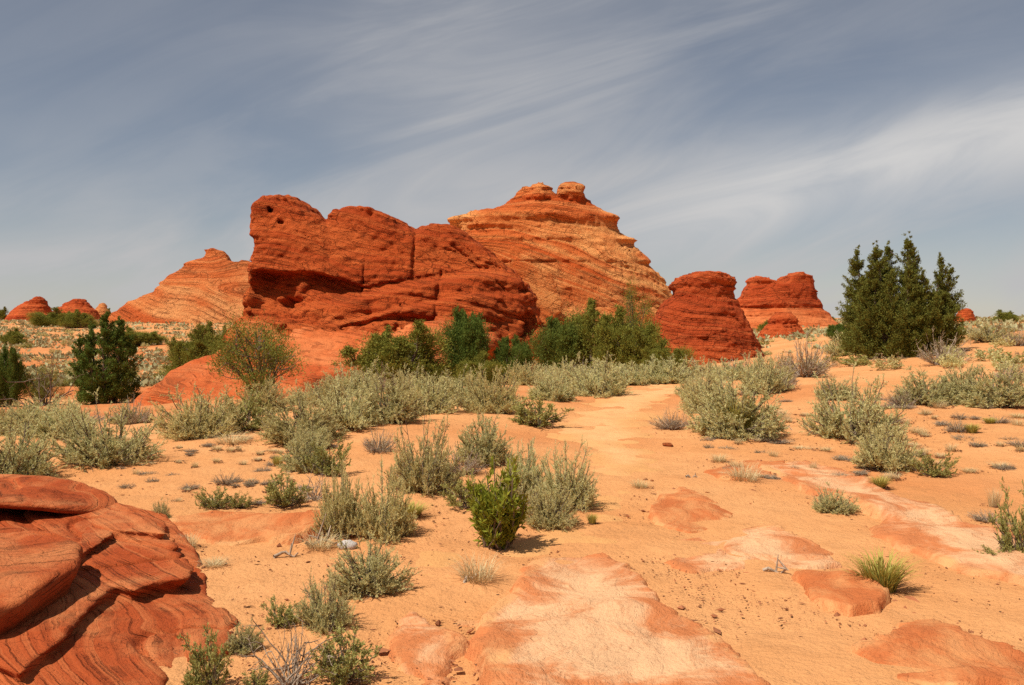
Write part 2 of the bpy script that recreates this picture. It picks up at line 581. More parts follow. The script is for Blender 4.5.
M_JUN_YEL = leaf_material('yellow_juniper_leaves', (0.13, 0.140, 0.022), (0.27, 0.255, 0.045), (0.20, 0.20, 0.035), 0.25)


def bark_material(name, a, b):
    m, N, out = new_mat(name)
    tc = N.n('ShaderNodeTexCoord').outputs['Object']
    f = N.noise(N.scalevec(tc, (6, 6, 1.5)), 5, 4, 0.7)
    principled(N, out, N.mix(N.ramp(f, 0.35, 0.7), a, b), 0.9, bump(N, f, 0.02, 0.8))
    return m


M_BARK = bark_material('juniper_bark', (0.10, 0.065, 0.045), (0.24, 0.17, 0.12))
M_STEM = bark_material('sage_stems', (0.13, 0.085, 0.055), (0.26, 0.19, 0.13))
M_DEAD = bark_material('dead_wood', (0.26, 0.18, 0.12), (0.52, 0.40, 0.29))
M_WHITE = bark_material('bleached_stone', (0.62, 0.54, 0.46), (0.76, 0.70, 0.62))

# ------------------------------------------------------------------ ground
ang = np.concatenate([np.linspace(-180, -42, 70)[:-1], np.linspace(-42, 42, 760), np.linspace(42, 180, 70)[1:]])
rad = np.exp(np.linspace(math.log(0.4), math.log(3300), 900))
A_, R_ = np.meshgrid(np.radians(ang), rad, indexing='ij')
gx, gy = R_ * np.sin(A_), R_ * np.cos(A_)
zz = gz(gx, gy)
zz += (0.013 * fbm(gx / 0.35, gy / 0.35, 0 * gx, 3, 21) + 0.02 * vnoise(gx / 0.9, gy / 0.9, 0 * gx, 25)) * sstep(0, 2, R_) * (1 - sstep(40, 80, R_))
pxg = 512 + 950 * gx / np.maximum(gy, 0.5)
red = sstep(420, 250, pxg) * sstep(15, 30, R_) * (0.55 + 0.6 * fbm(gx / 6.0, gy / 6.0, 0 * gx, 3, 31))
red = np.maximum(red, 0.45 * sstep(0.1, 0.7, fbm(gx / 5.0, gy / 5.0, 0 * gx, 3, 41)) * sstep(4, 9, R_))
red = np.clip(red, 0, 1) * (1 - 0.5 * sstep(80, 140, R_))
na, nr = gx.shape
ii = np.arange(na * nr).reshape(na, nr)
q = np.stack([ii[:-1, :-1], ii[:-1, 1:], ii[1:, 1:], ii[1:, :-1]], -1).reshape(-1, 4)[:, ::-1]
gme = mk_mesh('ground', np.stack([gx, gy, zz], -1).reshape(-1, 3), q, {'red': red.ravel()})
ground = tag(obj('ground', gme, M_SAND), kind='structure')
up = np.zeros(len(gme.polygons) * 3, np.float32)
gme.polygons.foreach_get('normal', up)
if up[2::3].mean() < 0:
    gme.flip_normals()


def poly_px(pts, z=None):
    return [(at(*p)[0], at(*p)[1]) if z is None else at_z(p[0], p[1], z) for p in pts]


def sheet(pts, step, hfun, lo=-0.12):
    """grid over a plan polygon; hfun(d, x, y) gives the height above the ground"""
    xs = [p[0] for p in pts]
    ys = [p[1] for p in pts]
    X, Y = np.meshgrid(np.arange(min(xs) - 0.6, max(xs) + 0.6, step), np.arange(min(ys) - 0.6, max(ys) + 0.6, step), indexing='ij')
    d = poly_sd(X, Y, pts)
    Z = gz(X, Y)
    H = hfun(d, X, Y)
    keep = d < 0.42
    i = np.arange(X.size).reshape(X.shape)
    kq = keep[:-1, :-1] & keep[1:, :-1] & keep[1:, 1:] & keep[:-1, 1:]
    q = np.stack([i[:-1, :-1], i[1:, :-1], i[1:, 1:], i[:-1, 1:]], -1)[kq]
    used = np.unique(q)
    rm = np.full(X.size, -1)
    rm[used] = np.arange(len(used))
    V = np.stack([X, Y, Z + H], -1).reshape(-1, 3)[used]
    return V, rm[q], d.ravel()[used]


pp = poly_px([(598, 397), (640, 384), (694, 384), (692, 394), (660, 404), (652, 425), (664, 462), (650, 490), (630, 520), (590, 545),
              (545, 560), (470, 560), (430, 575), (420, 550), (480, 548), (545, 530), (592, 505), (585, 455), (548, 432), (562, 412)])
V, q, d = sheet(pp, 0.09, lambda d, x, y: 0.045 * sstep(0.35, -0.5, d + 0.25 * fbm(x / 0.9, y / 0.9, 0 * x, 3, 51)) - 0.03
                + 0.016 * fbm(x / 0.28, y / 0.28, 0 * x, 2, 55) - 0.25 * sstep(0.2, 0.42, d))
tag(obj('path', mk_mesh('path', V, q, {'red': sstep(-0.75, 0.0, d + 0.3 * fbm(V[:, 0] / 0.7, V[:, 1] / 0.7, 0 * d, 3, 57))}), M_PATH), kind='structure')

# ------------------------------------------------------------------ big rocks as signed fields meshed with surface nets


def rock(name, label, cat, D, bounds, h, fn, mat, loc, dip=(0.0, 0.0), bed_warp=(0.3, 5.0), parts=None, group=None, bedmod=None):
    """bounds = ((x0,x1),(y0,y1),(z0,z1)); fn(x,y,z) -> field, disp(x,y,z,bed) inside fn's second result"""
    (x0, x1), (y0, y1), (z0, z1) = bounds
    xs = np.arange(x0, x1, h, dtype=np.float32)
    ys = np.arange(y0, y1, h, dtype=np.float32)
    zs = np.arange(z0, z1, h, dtype=np.float32)
    base, disp, reach = fn
    F = base(xs[:, None, None], ys[None, :, None], zs[None, None, :])
    F = np.ascontiguousarray(np.broadcast_to(F, (len(xs), len(ys), len(zs)))).astype(np.float32)

    def bedf(x, y, z):
        return z + (0 if bedmod is None else bedmod(x, y, z)) + dip[0] * x + dip[1] * y + bed_warp[0] * fbm(x / bed_warp[1], y / bed_warp[1], z / bed_warp[1], 2, 61)
    m = np.abs(F) < reach
    ix, iy, iz = np.nonzero(m)
    x, y, z = xs[ix], ys[iy], zs[iz]
    F[m] += disp(x, y, z, bedf(x, y, z))
    F[0], F[-1] = 1, 1
    F[:, 0], F[:, -1] = 1, 1
    F[:, :, 0], F[:, :, -1] = 1, 1
    V, Q = surface_nets(F, (x0, y0, z0), h)
    bed = bedf(V[:, 0], V[:, 1], V[:, 2])
    # drop crumbs that float free: keep the largest islands by a flood over vertices
    root = np.arange(len(V))
    e = np.concatenate([Q[:, [0, 1]], Q[:, [1, 2]], Q[:, [2, 3]], Q[:, [3, 0]]])
    for _ in range(400):
        mn = np.minimum(root[e[:, 0]], root[e[:, 1]])
        r2 = root.copy()
        np.minimum.at(r2, e[:, 0], mn)
        np.minimum.at(r2, e[:, 1], mn)
        r2 = r2[r2]
        if (r2 == root).all():
            break
        root = r2
    ids, cn = np.unique(root, return_counts=True)
    Q = Q[root[Q[:, 0]] == ids[cn.argmax()]]
    P = V - np.asarray(loc, np.float32)
    cen = V[Q].mean(1)
    if not parts:
        return tag(build_sub(name, P, Q, bed, mat, None, loc), label, cat, group)
    rt = obj(name, None, None, None, loc)
    tag(rt, label, cat, group)
    left = np.ones(len(Q), bool)
    for pname, sel, pm in parts:
        s = left & (np.ones(len(Q), bool) if sel is None else sel(cen[:, 0], cen[:, 1], cen[:, 2]))
        left &= ~s
        if s.sum():
            build_sub(pname, P, Q[s], bed, pm, rt, None)
    return rt


def build_sub(name, P, Q, bed, mat, parent, loc):
    used = np.unique(Q)
    rm = np.full(len(P), -1)
    rm[used] = np.arange(len(used))
    me = mk_mesh(name, P[used], rm[Q], {'bed': bed[used]})
    return obj(name, me, mat, parent, loc)


def conv(D):
    k = D / PIX_F
    return (lambda px: (np.asarray(px, float) - 512) * k), (lambda py: EYE + (318 - np.asarray(py, float)) * k)


def outline(pts, D):
    X, Z = conv(D)
    return [(float(X(a)), float(Z(b))) for a, b in pts]


def layer(bed, s, seed):
    return vnoise(bed / s, 0.37 + 0 * bed, 0.11 + 0 * bed, seed)


# --- the large red outcrop with three humps, an alcove and a sloping apron
D0 = 50.0
X0, Z0 = conv(D0)
MAIN = outline([(249, 400), (247, 335), (248, 302), (250, 262), (254, 243), (248, 226), (248, 205), (255, 196), (272, 192), (284, 194), (296, 202), (306, 211),
                (326, 224), (330, 208), (348, 205), (366, 207), (386, 216), (405, 227), (413, 234), (419, 227), (430, 225), (447, 226), (460, 232), (474, 243),
                (492, 256), (512, 271), (526, 284), (534, 300), (540, 325), (543, 400)], D0)
rpx = [253, 264, 288, 304, 318, 345, 368, 400, 475]
R_Z = Z0([272, 270, 273, 272, 273, 280, 287, 281, 268])
F_Z = Z0([316, 316, 312, 306, 301, 299, 293, 285, 270])
R_DEP = np.array([0.1, 1.7, 1.6, .75, 1.3, 1.35, .35, .2, .1])


def main_base(x, y, z):
    x2, z2 = x[:, 0, :], z[0, 0, :][None, :]
    x2b, z2b = np.broadcast_arrays(x2, z2)
    od = poly_sd(x2b, z2b, MAIN)
    zr = np.interp(x2b, X0(rpx), R_Z)
    zf = np.interp(x2b, X0(rpx), F_Z)
    dep = np.interp(x2b, X0(rpx), R_DEP)
    yf = 47.6 + 0.34 * np.maximum(z2b + 1, 0)
    yf = yf + 0.22 * sstep(X0(320), X0(332), x2b) * sstep(Z0(285), Z0(250), z2b) + 0.10 * sstep(X0(410), X0(416), x2b) * sstep(Z0(290), Z0(262), z2b)
    yf = yf + 0.5 * sstep(X0(470), X0(540), x2b)
    t = (zr - z2b) / np.maximum(zr - zf, 0.02)
    rec = dep * sstep(-0.03, 0.12, t) * np.clip(1.12 - t, 0, 1) ** 0.6
    yf = yf + np.where(t < 1.12, rec, 0)
    wx = sstep(X0(285), X0(330), x2b) * sstep(X0(545), X0(470), x2b)
    yf = yf - 1.3 * sstep(0.0, 0.5, zf - z2b) * wx - 0.7 * sstep(1.2, 1.5, zf - z2b) * wx
    # second thin undercut right of the alcove and a few joints
    zs2 = np.interp(x2b, X0([300, 345, 400, 500]), Z0([341, 330, 318, 322]))
    yf = yf + 0.5 * np.exp(-((z2b - zs2) / 0.13) ** 2) * wx
    for (xa, za, xb, zb, wd, dp) in ((413, 234, 414, 278, .05, .22), (366, 262, 364, 302, .04, .22), (441, 272, 441, 345, .06, .35), (405, 300, 408, 345, .05, .3),
                                     (452, 246, 505, 290, .05, .25), (477, 262, 500, 250, .04, .2), (420, 240, 500, 268, .045, .22), (300, 232, 345, 262, .045, .2)):
        ax, az, bx, bz = X0(xa), Z0(za), X0(xb), Z0(zb)
        ex, ez = bx - ax, bz - az
        tt = np.clip(((x2b - ax) * ex + (z2b - az) * ez) / (ex * ex + ez * ez), 0, 1)
        wob = 0.12 * vnoise(x2b / 0.7, z2b / 0.7, 0 * x2b, 71)
        dd = np.hypot(x2b - ax - ex * tt + wob, z2b - az - ez * tt)
        yf = yf + dp * np.exp(-(dd / wd) ** 2)
    f = (yf[:, None, :] - y) * 0.85
    back = 57.5 - 0.25 * np.maximum(z + 1, 0)
    f = smax(smax(f, y - back, 1.5), od[:, None, :] + 0 * y, 0.9) - 0.12
    # holes and small caves
    for (hx, hz, r) in ((281, 224, .17), (291, 231, .15), (268, 208, .20), (266, 290, .7), (290, 305, .8), (529, 287, .55), (531, 325, .8), (516, 332, .5), (276, 283, .4)):
        cx, cz = X0(hx), Z0(hz)
        cy = 47.9 + 0.34 * (cz + 1)
        e = np.sqrt(((x - cx) / r) ** 2 + ((y - cy) / (r * 1.2)) ** 2 + ((z - cz) / (r * 0.7)) ** 2) - 1
        f = smax(f, -e * r * 0.7, 0.15)
    # apron: a smooth ramp that leans against the foot of the outcrop and runs forward to the left
    xl = -13.5 + 0 * y
    zt = -1.30 + (y - 33.0) * 0.195 + 0.25 * np.sin((y - 30) * 0.35)
    edge = np.maximum(xl - x, 0)
    right = np.maximum(x + 8.3 - 0.45 * (y - 33), 0)
    front = np.maximum(33.5 - y, 0)
    zt = zt - 0.75 * right - 0.5 * front
    g = smax((z - zt) * 0.9, (xl - x) * 0.8, 0.7)
    g = smax(g, y - 52.0, 0.5)
    g = np.maximum(g, 32 - y)
    # blocks on top of the apron, under the alcove
    for (cx, cy, cz, rx, ry, rz) in ((-12.2, 46.4, .9, 1.5, 1.8, 1.0), (-9.6, 46.2, .6, 1.5, 1.5, .8), (-7.0, 45.7, .2, 2.2, 1.8, 1.0), (-3.2, 45.6, .5, 3.0, 2.0, 1.2)):
        e = (np.sqrt(((x - cx) / rx) ** 2 + ((y - cy) / ry) ** 2 + ((z - cz) / rz) ** 2) - 1) * min(rx, ry, rz)
        g = smin(g, e, 0.35)
    return np.minimum(f, smin(f, g, 0.25))


def main_disp(x, y, z, bed):
    onap = sstep(46.5, 43.5, y)
    m = sstep(-0.3, 0.35, vnoise(x / 2.1, y / 2.1, z / 1.5, 23))
    a = 0.10 * layer(bed, 0.62, 1) + 0.07 * layer(bed, 0.27, 2)
    a = a + m * (0.13 * np.exp(-(layer(bed, 0.60, 21) / 0.10) ** 2) + 0.09 * np.exp(-(layer(bed, 0.31, 22) / 0.13) ** 2))
    a = a + 0.20 * np.exp(-(vnoise(x / 1.7 + 0.5 * z, y / 2.2, z / 4.0, 33) / 0.045) ** 2) * sstep(-0.1, 0.3, vnoise(x / 2.6, y / 2.6, z / 1.7, 34))
    b2 = bed * 0.6 + x * 0.55
    ap = 0.05 * layer(b2, 0.5, 4) + 0.035 * layer(b2, 0.22, 5) + 0.07 * np.exp(-(layer(b2, 0.8, 14) / 0.06) ** 2)
    low = 1 + 0.5 * sstep(2.6, 0.8, z)
    a = a * (0.85 - 0.40 * sstep(3.0, 4.5, z))
    low = low * (1 - 0.45 * sstep(3.0, 4.5, z))
    n = 0.13 * fbm(x / 2.6, y / 2.6, z / 2.0, 2, 6) - low * 0.26 * (np.abs(vnoise(x / 1.1, y / 1.1, z / 0.7, 9)) - 0.3) - low * 0.17 * (np.abs(vnoise(x / 0.45, y / 0.45, z / 0.3, 10)) - 0.3)
    n = n + 0.05 * vnoise(x / 0.22, y / 0.22, z / 0.18, 16)
    return (a + n - 0.04) * (1 - onap) + (ap + 0.10 * fbm(x / 2.5, y / 2.5, z / 2.5, 3, 12) - 0.06 * np.abs(vnoise(x / 0.6, y / 0.6, z / 0.6, 13))) * onap


def apron_sel(x, y, z):
    return (y < 45.0) & (z < 2.2)


rock('sandstone_outcrop', 'massive dark red outcrop with three humps and a shadowed alcove, before the tall butte', 'rock formation', D0,
     ((-15.5, 3.2), (31, 58.5), (-2.4, 9.2)), 0.085, (main_base, main_disp, 0.9), M_ROCK, (-6.0, 50.0, -1.2), dip=(0.22, 0.05), bed_warp=(0.45, 4.0),
     parts=[('apron', apron_sel, M_APRON), ('rock_face', None, M_ROCK)])


def cone_rock(name, label, D, prof, poly, h, ledges, amp, mat, z_base, ry=0.9, yoff=0.0, dip=(0.02, 0.0), cat='butte', parts=None, group=None, warp=(0.5, 9.0), extra=None, bedscale=1.0, bedmod=None):
    """prof: (py, left px, right px) rows of a body of elliptic plan; poly: the skyline; ledges: (py, metres set back)"""
    X, Z = conv(D)
    pz = np.array([float(Z(p[0])) for p in prof])[::-1]
    xl = np.array([float(X(p[1])) for p in prof])[::-1]
    xr = np.array([float(X(p[2])) for p in prof])[::-1]
    pol = outline(poly, D)
    lz = np.array([float(Z(p[0])) for p in ledges])[::-1] if ledges else None
    lv = np.array([p[1] for p in ledges])[::-1] if ledges else None
    wmax = ((xr - xl) / 2).max()
    yc = D + ry * wmax * 0.5 + yoff

    def base(x, y, z):
        l_ = np.interp(z, pz, xl)
        r_ = np.interp(z, pz, xr)
        cx, w = (l_ + r_) / 2, np.maximum((r_ - l_) / 2, 0.1) * 1.06
        g = (np.sqrt(((x - cx) / w) ** 2 + ((y - yc) / (ry * w)) ** 2) - 1) * w
        od = poly_sd(*np.broadcast_arrays(x[:, 0, :], z[0, 0, :][None, :]), pol)
        f = smax(g * 0.8, od[:, None, :] + 0 * y, 0.25)
        if lz is not None:
            f = f + np.interp(z, lz, lv) * (0.55 + 0.9 * vnoise(x / (7 * amp), y / (7 * amp), 0 * z, 19))
        if extra is not None:
            f = extra(f, x, y, z)
        return f

    def disp(x, y, z, bed):
        s = amp
        m = sstep(-0.35, 0.3, vnoise(x / (5 * s), y / (5 * s), z / (3 * s), 23))
        a = 0.30 * s * layer(bed, 1.5 * s * bedscale, 1) + 0.22 * s * layer(bed, 0.7 * s * bedscale, 2)
        a = a + m * s * (0.38 * np.exp(-(layer(bed, 1.3 * s * bedscale, 21) / 0.10) ** 2) + 0.26 * np.exp(-(layer(bed, 0.62 * s * bedscale, 22) / 0.13) ** 2))
        a = a + 0.40 * s * np.exp(-(vnoise(x / (4 * s) + 0.2 * z / s, y / (5 * s), z / (9 * s), 33) / 0.05) ** 2) * sstep(-0.1, 0.3, vnoise(x / (6 * s), y / (6 * s), z / (4 * s), 34))
        n = 0.30 * s * fbm(x / (6 * s), y / (6 * s), z / (5 * s), 2, 6) - 0.40 * s * (np.abs(vnoise(x / (2.4 * s), y / (2.4 * s), z / (1.4 * s), 9)) - 0.3)
        n = n - 0.5 * s * (np.abs(vnoise(x / (1.0 * s), y / (1.0 * s), z / (0.6 * s), 10)) - 0.3) + 0.14 * s * vnoise(x / (0.45 * s), y / (0.45 * s), z / (0.35 * s), 11)
        return a + n - 0.25 * s
    x0, x1 = min(xl.min(), min(p[0] for p in pol)) - 1, max(xr.max(), max(p[0] for p in pol)) + 1
    hw = ry * wmax + 1.5
    z1 = max(p[1] for p in pol) + 1.0
    return rock(name, label, cat, D, ((x0, x1), (yc - hw, yc + hw), (z_base - 0.8, z1)), h, (base, disp, 2.0 * amp + 0.4), mat,
                ((x0 + x1) / 2, yc, z_base), dip=dip, bed_warp=warp, parts=parts, group=group, bedmod=bedmod)


# --- the tall banded butte behind
DB = 112.0
XB, ZB = conv(DB)


def butte_extra(f, x, y, z):
    for (px, py, yy, rx, rz) in ((560, 318, 97, 5.0, 4.2), (600, 330, 100, 5.0, 3.2), (520, 300, 100, 5.5, 5.0), (652, 330, 101, 3.5, 2.5), (540, 195, 114, 1.75, 1.25), (572, 192, 114, 1.6, 1.45)):
        e = (np.sqrt(((x - XB(px)) / rx) ** 2 + ((y - yy) / (5.0 if py > 250 else 2.0)) ** 2 + ((z - ZB(py)) / rz) ** 2) - 1) * min(rx, rz)
        f = smin(f, e, 1.0 if py > 250 else 0.2)
    for (px, py, yy, r) in ((556, 303, 92.6, 1.8), (604, 318, 94.6, 1.6), (535, 328, 93, 1.8), (528, 268, 97, 1.6), (590, 262, 99, 1.5)):
        e = (np.sqrt(((x - XB(px)) / r) ** 2 + ((y - yy) / (r * 1.6)) ** 2 + ((z - ZB(py)) / (r * 0.7)) ** 2) - 1) * r
        f = smax(f, -e, 0.3)
    return f


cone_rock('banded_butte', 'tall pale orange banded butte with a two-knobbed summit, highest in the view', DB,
          [(180, 520, 592), (200, 508, 598), (208, 470, 606), (216, 452, 620), (224, 450, 624), (236, 452, 632), (262, 432, 652), (290, 415, 672), (320, 400, 684), (350, 380, 700)],
          [(360, 360), (400, 318), (428, 268), (445, 232), (450, 219), (470, 212), (497, 209), (508, 201), (516, 193), (526, 186), (540, 183), (551, 189), (557, 198), (562, 188),
           (569, 181), (580, 184), (586, 196), (601, 207), (609, 213), (619, 221), (623, 230), (640, 249), (656, 270), (673, 291), (678, 312), (705, 360)],
          0.24, [(180, 0), (199, 0.0), (200, .3), (204, .1), (210, -.1), (216, -.35), (219, -.2), (221, .4), (230, .4), (236, .1), (240, -.3), (243, .3), (250, .1), (262, -.2), (264, .3), (275, 0), (300, 0), (330, 0)],
          0.62, M_BUTTE, -1.0, ry=0.62, yoff=-2.0, dip=(0.03, 0.02), warp=(1.5, 11.0), extra=butte_extra, bedmod=lambda x, y, z: sstep(11.5, 8.5, z) * 0.38 * (x - 5.0),
          parts=[('caprock', lambda x, y, z: z > ZB(220.5), M_BUTTE), ('slope', None, M_BUTTE)])

# --- the dome with a cap, right of the butte
DD_ = 46.0
XD, ZD = conv(DD_)


def dome_extra(f, x, y, z):
    for (px, py, yy, r) in ((709, 288, 43.3, .7), (722, 287, 43.4, .45), (700, 286, 43.4, .3)):
        e = (np.sqrt(((x - XD(px)) / r) ** 2 + ((y - yy) / (r * 1.3)) ** 2 + ((z - ZD(py)) / (r * 0.7)) ** 2) - 1) * r
        f = smax(f, -e, 0.1)
    return f


cone_rock('capped_dome', 'dark red dome rock with a flat overhanging cap, just right of the tall butte', DD_,
          [(270, 676, 738), (282, 672, 743), (291, 674, 742), (296, 673, 741), (310, 662, 748), (325, 655, 755), (345, 646, 764), (380, 636, 778)],
          [(620, 392), (645, 352), (655, 328), (667, 305), (674, 297), (675, 283), (690, 276), (703, 273), (722, 272), (738, 277), (742, 283), (739, 293), (746, 310),
           (754, 326), (766, 346), (790, 392)],
          0.085, [(265, 0), (285, -.06), (288, -.02), (290, .22), (295, .17), (299, 0), (400, 0)], 0.20, M_DOME, -1.0, ry=0.85, dip=(0.10, 0.03), warp=(0.35, 3.5), cat='rock formation',
          extra=dome_extra, parts=[('caprock', lambda x, y, z: z > ZD(290), M_DOME), ('dome_body', None, M_DOME)], bedscale=1.3)

# --- the mesa and its knob further right
DM = 90.0
XM, ZM = conv(DM)
cone_rock('red_mesa', 'broad red mesa with two raised ends on top, between the capped dome and the juniper', DM,
          [(272, 755, 820), (282, 750, 824), (300, 741, 827), (308, 738, 829), (312, 730, 834), (330, 710, 848), (345, 700, 865)],
          [(700, 350), (728, 322), (741, 302), (750, 292), (755, 280), (760, 277), (776, 281), (789, 283), (794, 276), (803, 272), (817, 275), (821, 283), (825, 294), (828, 306),
           (836, 316), (862, 350)],
          0.17, [(265, 0), (280, -.1), (283, .15), (290, .0), (303, -.15), (306, -.1), (308, .35), (314, .1), (400, 0)], 0.34, M_DOME, -0.4, ry=0.7, cat='mesa',
          parts=[('caprock', lambda x, y, z: z > ZM(307.5), M_DOME), ('talus_base', None, M_APRON)], bedscale=1.0)
cone_rock('small_outcrop', 'small red sandstone knob at the foot of the mesa', 66.0,
          [(312, 778, 796), (320, 771, 801), (335, 764, 806), (345, 760, 810)],
          [(755, 350), (764, 332), (772, 320), (780, 313), (793, 313), (800, 322), (808, 336), (815, 350)], 0.09, None, 0.25, M_DOME, -0.6, cat='rock')

# --- the stepped butte on the left
DL = 172.0
XL, ZL = conv(DL)
cone_rock('stepped_butte', 'pale orange stepped butte behind the left side of the red outcrop', DL,
          [(248, 195, 222), (257, 185, 235), (270, 162, 262), (284, 150, 290), (300, 124, 320), (318, 100, 345), (330, 90, 360)],
          [(70, 335), (108, 312), (122, 303), (150, 291), (159, 273), (172, 262), (184, 257), (194, 257), (196, 249), (204, 247), (216, 250), (222, 259), (232, 262), (240, 256),
           (250, 246), (262, 232), (275, 226), (290, 250), (330, 300), (350, 335)],
          0.33, [(240, 0), (249, -.3), (251, .3), (256, .1), (262, -.4), (265, .4), (270, .1), (283, -.3), (286, .3), (292, 0), (400, 0)], 0.75, M_FAR, 0.0, ry=0.5, warp=(2.0, 14.0), bedmod=lambda x, y, z: sstep(9.0, 6.5, z) * 0.30 * (x + 60.0), cat='butte')
G_FAR = 'small red rocks on the left skyline'
for (lab, D, prof, poly, m) in (
        ('lumpy red rock with a notched top at the far left edge of the skyline', 200.0, [(297, 24, 40), (303, 18, 42), (312, 8, 45), (322, 2, 50)],
         [(-5, 326), (6, 313), (13, 306), (22, 303), (30, 300), (35, 297), (39, 300), (42, 306), (45, 313), (52, 326)], M_DOME),
        ('low pointed red rock on the left skyline, behind two round trees', 205.0, [(299, 65, 82), (305, 58, 84), (312, 50, 90), (322, 46, 95)],
         [(42, 326), (52, 311), (62, 304), (74, 299), (78, 299), (86, 307), (92, 316), (98, 326)], M_DOME),
        ('smallest pointed red rock on the left skyline, beside the stepped butte', 210.0, [(303, 98, 103), (309, 95, 107), (318, 92, 111)],
         [(89, 322), (94, 310), (98, 304), (102, 303), (107, 309), (113, 322)], M_FAR)):
    cone_rock('skyline_rock', lab, D, prof, poly, 0.25, None, 0.4, m, 0.6, cat='rock', group=G_FAR)
cone_rock('skyline_rock', 'small dark red boulder alone on the right skyline beside the juniper', 72.0,
          [(308, 963, 974), (313, 960, 976), (320, 957, 978)],
          [(955, 324), (959, 314), (963, 309), (969, 308), (975, 312), (977, 324)], 0.06, None, 0.12, M_DOME, 1.2, cat='rock')

# ------------------------------------------------------------------ foreground outcrop at the lower left
NB = ((-7.2, -1.35), (3.0, 9.6), (-0.35, 0.62))


def tier(pts_px, zref, ztop, cut, k=0.06):
    pts = [at_z(a, b, zref) for a, b in pts_px]

    def f(x, y, z):
        d = poly_sd(*np.broadcast_arrays(x[:, :, 0], y[:, :, 0]), pts)[:, :, None]
        zt = ztop(x, y)
        return smax(d + cut * np.clip(zt - z, -0.05, 0.4), z - zt, k)
    return f


t_low = tier([(112, 512), (165, 520), (204, 560), (208, 588), (238, 612), (230, 645), (168, 664), (150, 720), (-60, 800), (-420, 640), (-260, 490), (-20, 490)], 0.03,
             lambda x, y: 0.005 + 0.055 * np.maximum(-x - 1.75, 0) + 0.015 * np.sin(y * 2.2 + x), 0.0, 0.04)
t_mid = tier([(-60, 640), (-10, 596), (70, 548), (112, 510), (140, 511), (163, 523), (168, 535), (186, 552), (194, 566), (187, 576), (160, 580), (132, 590), (116, 586),
              (96, 600), (60, 640), (20, 672)], 0.12,
             lambda x, y: 0.105 + 0.030 * np.maximum(-x - 2.0, 0), 0.9, 0.025)
t_mid2 = tier([(-70, 600), (60, 545), (108, 508), (140, 511), (162, 523), (166, 531), (140, 529), (118, 528), (100, 540), (50, 575), (-40, 640)], 0.2,
              lambda x, y: 0.175 + 0.012 * np.maximum(-x - 2.4, 0), 1.1, 0.02)


def near_base(x, y, z):
    f = smin(t_low(x, y, z), t_mid(x, y, z), 0.04)
    return smin(f, t_mid2(x, y, z), 0.03)


def near_disp(x, y, z, bed):
    m = sstep(-0.2, 0.3, vnoise(x / 0.8, y / 0.8, z, 29))
    return (-0.014 * (np.abs(vnoise(x / 0.30, y / 0.30, z / 0.2, 6)) - 0.3) - 0.010 * (np.abs(vnoise(x / 0.12, y / 0.12, z / 0.09, 7)) - 0.3) + 0.018 * layer(bed, 0.075, 2)
            + m * (0.034 * np.exp(-(layer(bed, 0.16, 21) / 0.09) ** 2) + 0.025 * np.exp(-(layer(bed, 0.07, 22) / 0.12) ** 2))
            + 0.028 * fbm(x / 1.6, y / 1.6, z, 2, 15) + 0.045 * np.exp(-(vnoise(x / 1.1 + y / 1.6, y / 0.8, z, 17) / 0.03) ** 2))


rock('rock_outcrop', 'low red bedrock outcrop in layered slabs at the lower left corner', 'rock', 6, NB, 0.024, (near_base, near_disp, 0.2), M_NEAR, (-3.0, 6.0, 0.0),
     dip=(0.42, 0.30), bed_warp=(0.045, 0.9))


def boulder_base(x, y, z):
    cx, cy = -4.50, 7.95
    dx, dy = x - cx, y - cy
    zt = 0.325 - 0.12 * np.maximum(dx, 0) ** 1.5 - 0.03 * dy - 0.05 * dx
    plan = (np.sqrt((dx / 1.22) ** 2 + (dy / 0.72) ** 2) - 1) * 0.72
    zu = 0.10 + 0.30 * np.maximum(-(dy + 0.30), 0) + 0.05 * np.sin(dx * 3)
    return smax(smax(plan + 0.25 * np.abs(z - 0.22), (z - zt) * 0.9, 0.12), (zu - z), 0.05)


rock('boulder', 'flat-topped red boulder with a dark undercut, resting on the outcrop at the left edge', 'rock', 8, ((-6.0, -2.9), (6.9, 9.0), (-0.1, 0.62)), 0.02,
     (boulder_base, lambda x, y, z, b: 0.7 * near_disp(x, y, z, b) + 0.03 * layer(b, 0.12, 7), 0.2), M_NEAR, (-4.35, 7.95, 0.1), dip=(0.15, -0.1), bed_warp=(0.06, 0.8))


def block_base(x, y, z):
    pts = [at_z(a, b, 0.2) for a, b in ((-140, 600), (-60, 556), (20, 545), (62, 552), (80, 560), (78, 580), (52, 598), (30, 612), (-10, 632), (-120, 650))]
    d = poly_sd(*np.broadcast_arrays(x[:, :, 0], y[:, :, 0]), pts)[:, :, None]
    zt = 0.35 - 0.10 * (x + 3.4) - 0.05 * (y - 6.0)
    return smax(smax(d + 0.45 * (zt - z), (z - zt) * 0.9, 0.07), 0.02 - z, 0.05)


rock('block', 'blunt red sandstone block with a shaded right face at the left edge of the outcrop', 'rock', 6, ((-5.0, -2.2), (4.6, 7.4), (-0.1, 0.66)), 0.02,
     (block_base, lambda x, y, z, b: 0.9 * near_disp(x, y, z, b) + 0.03 * layer(b, 0.10, 7), 0.2), M_NEAR, (-3.4, 6.0, 0.1), dip=(0.35, -0.2), bed_warp=(0.06, 0.8))

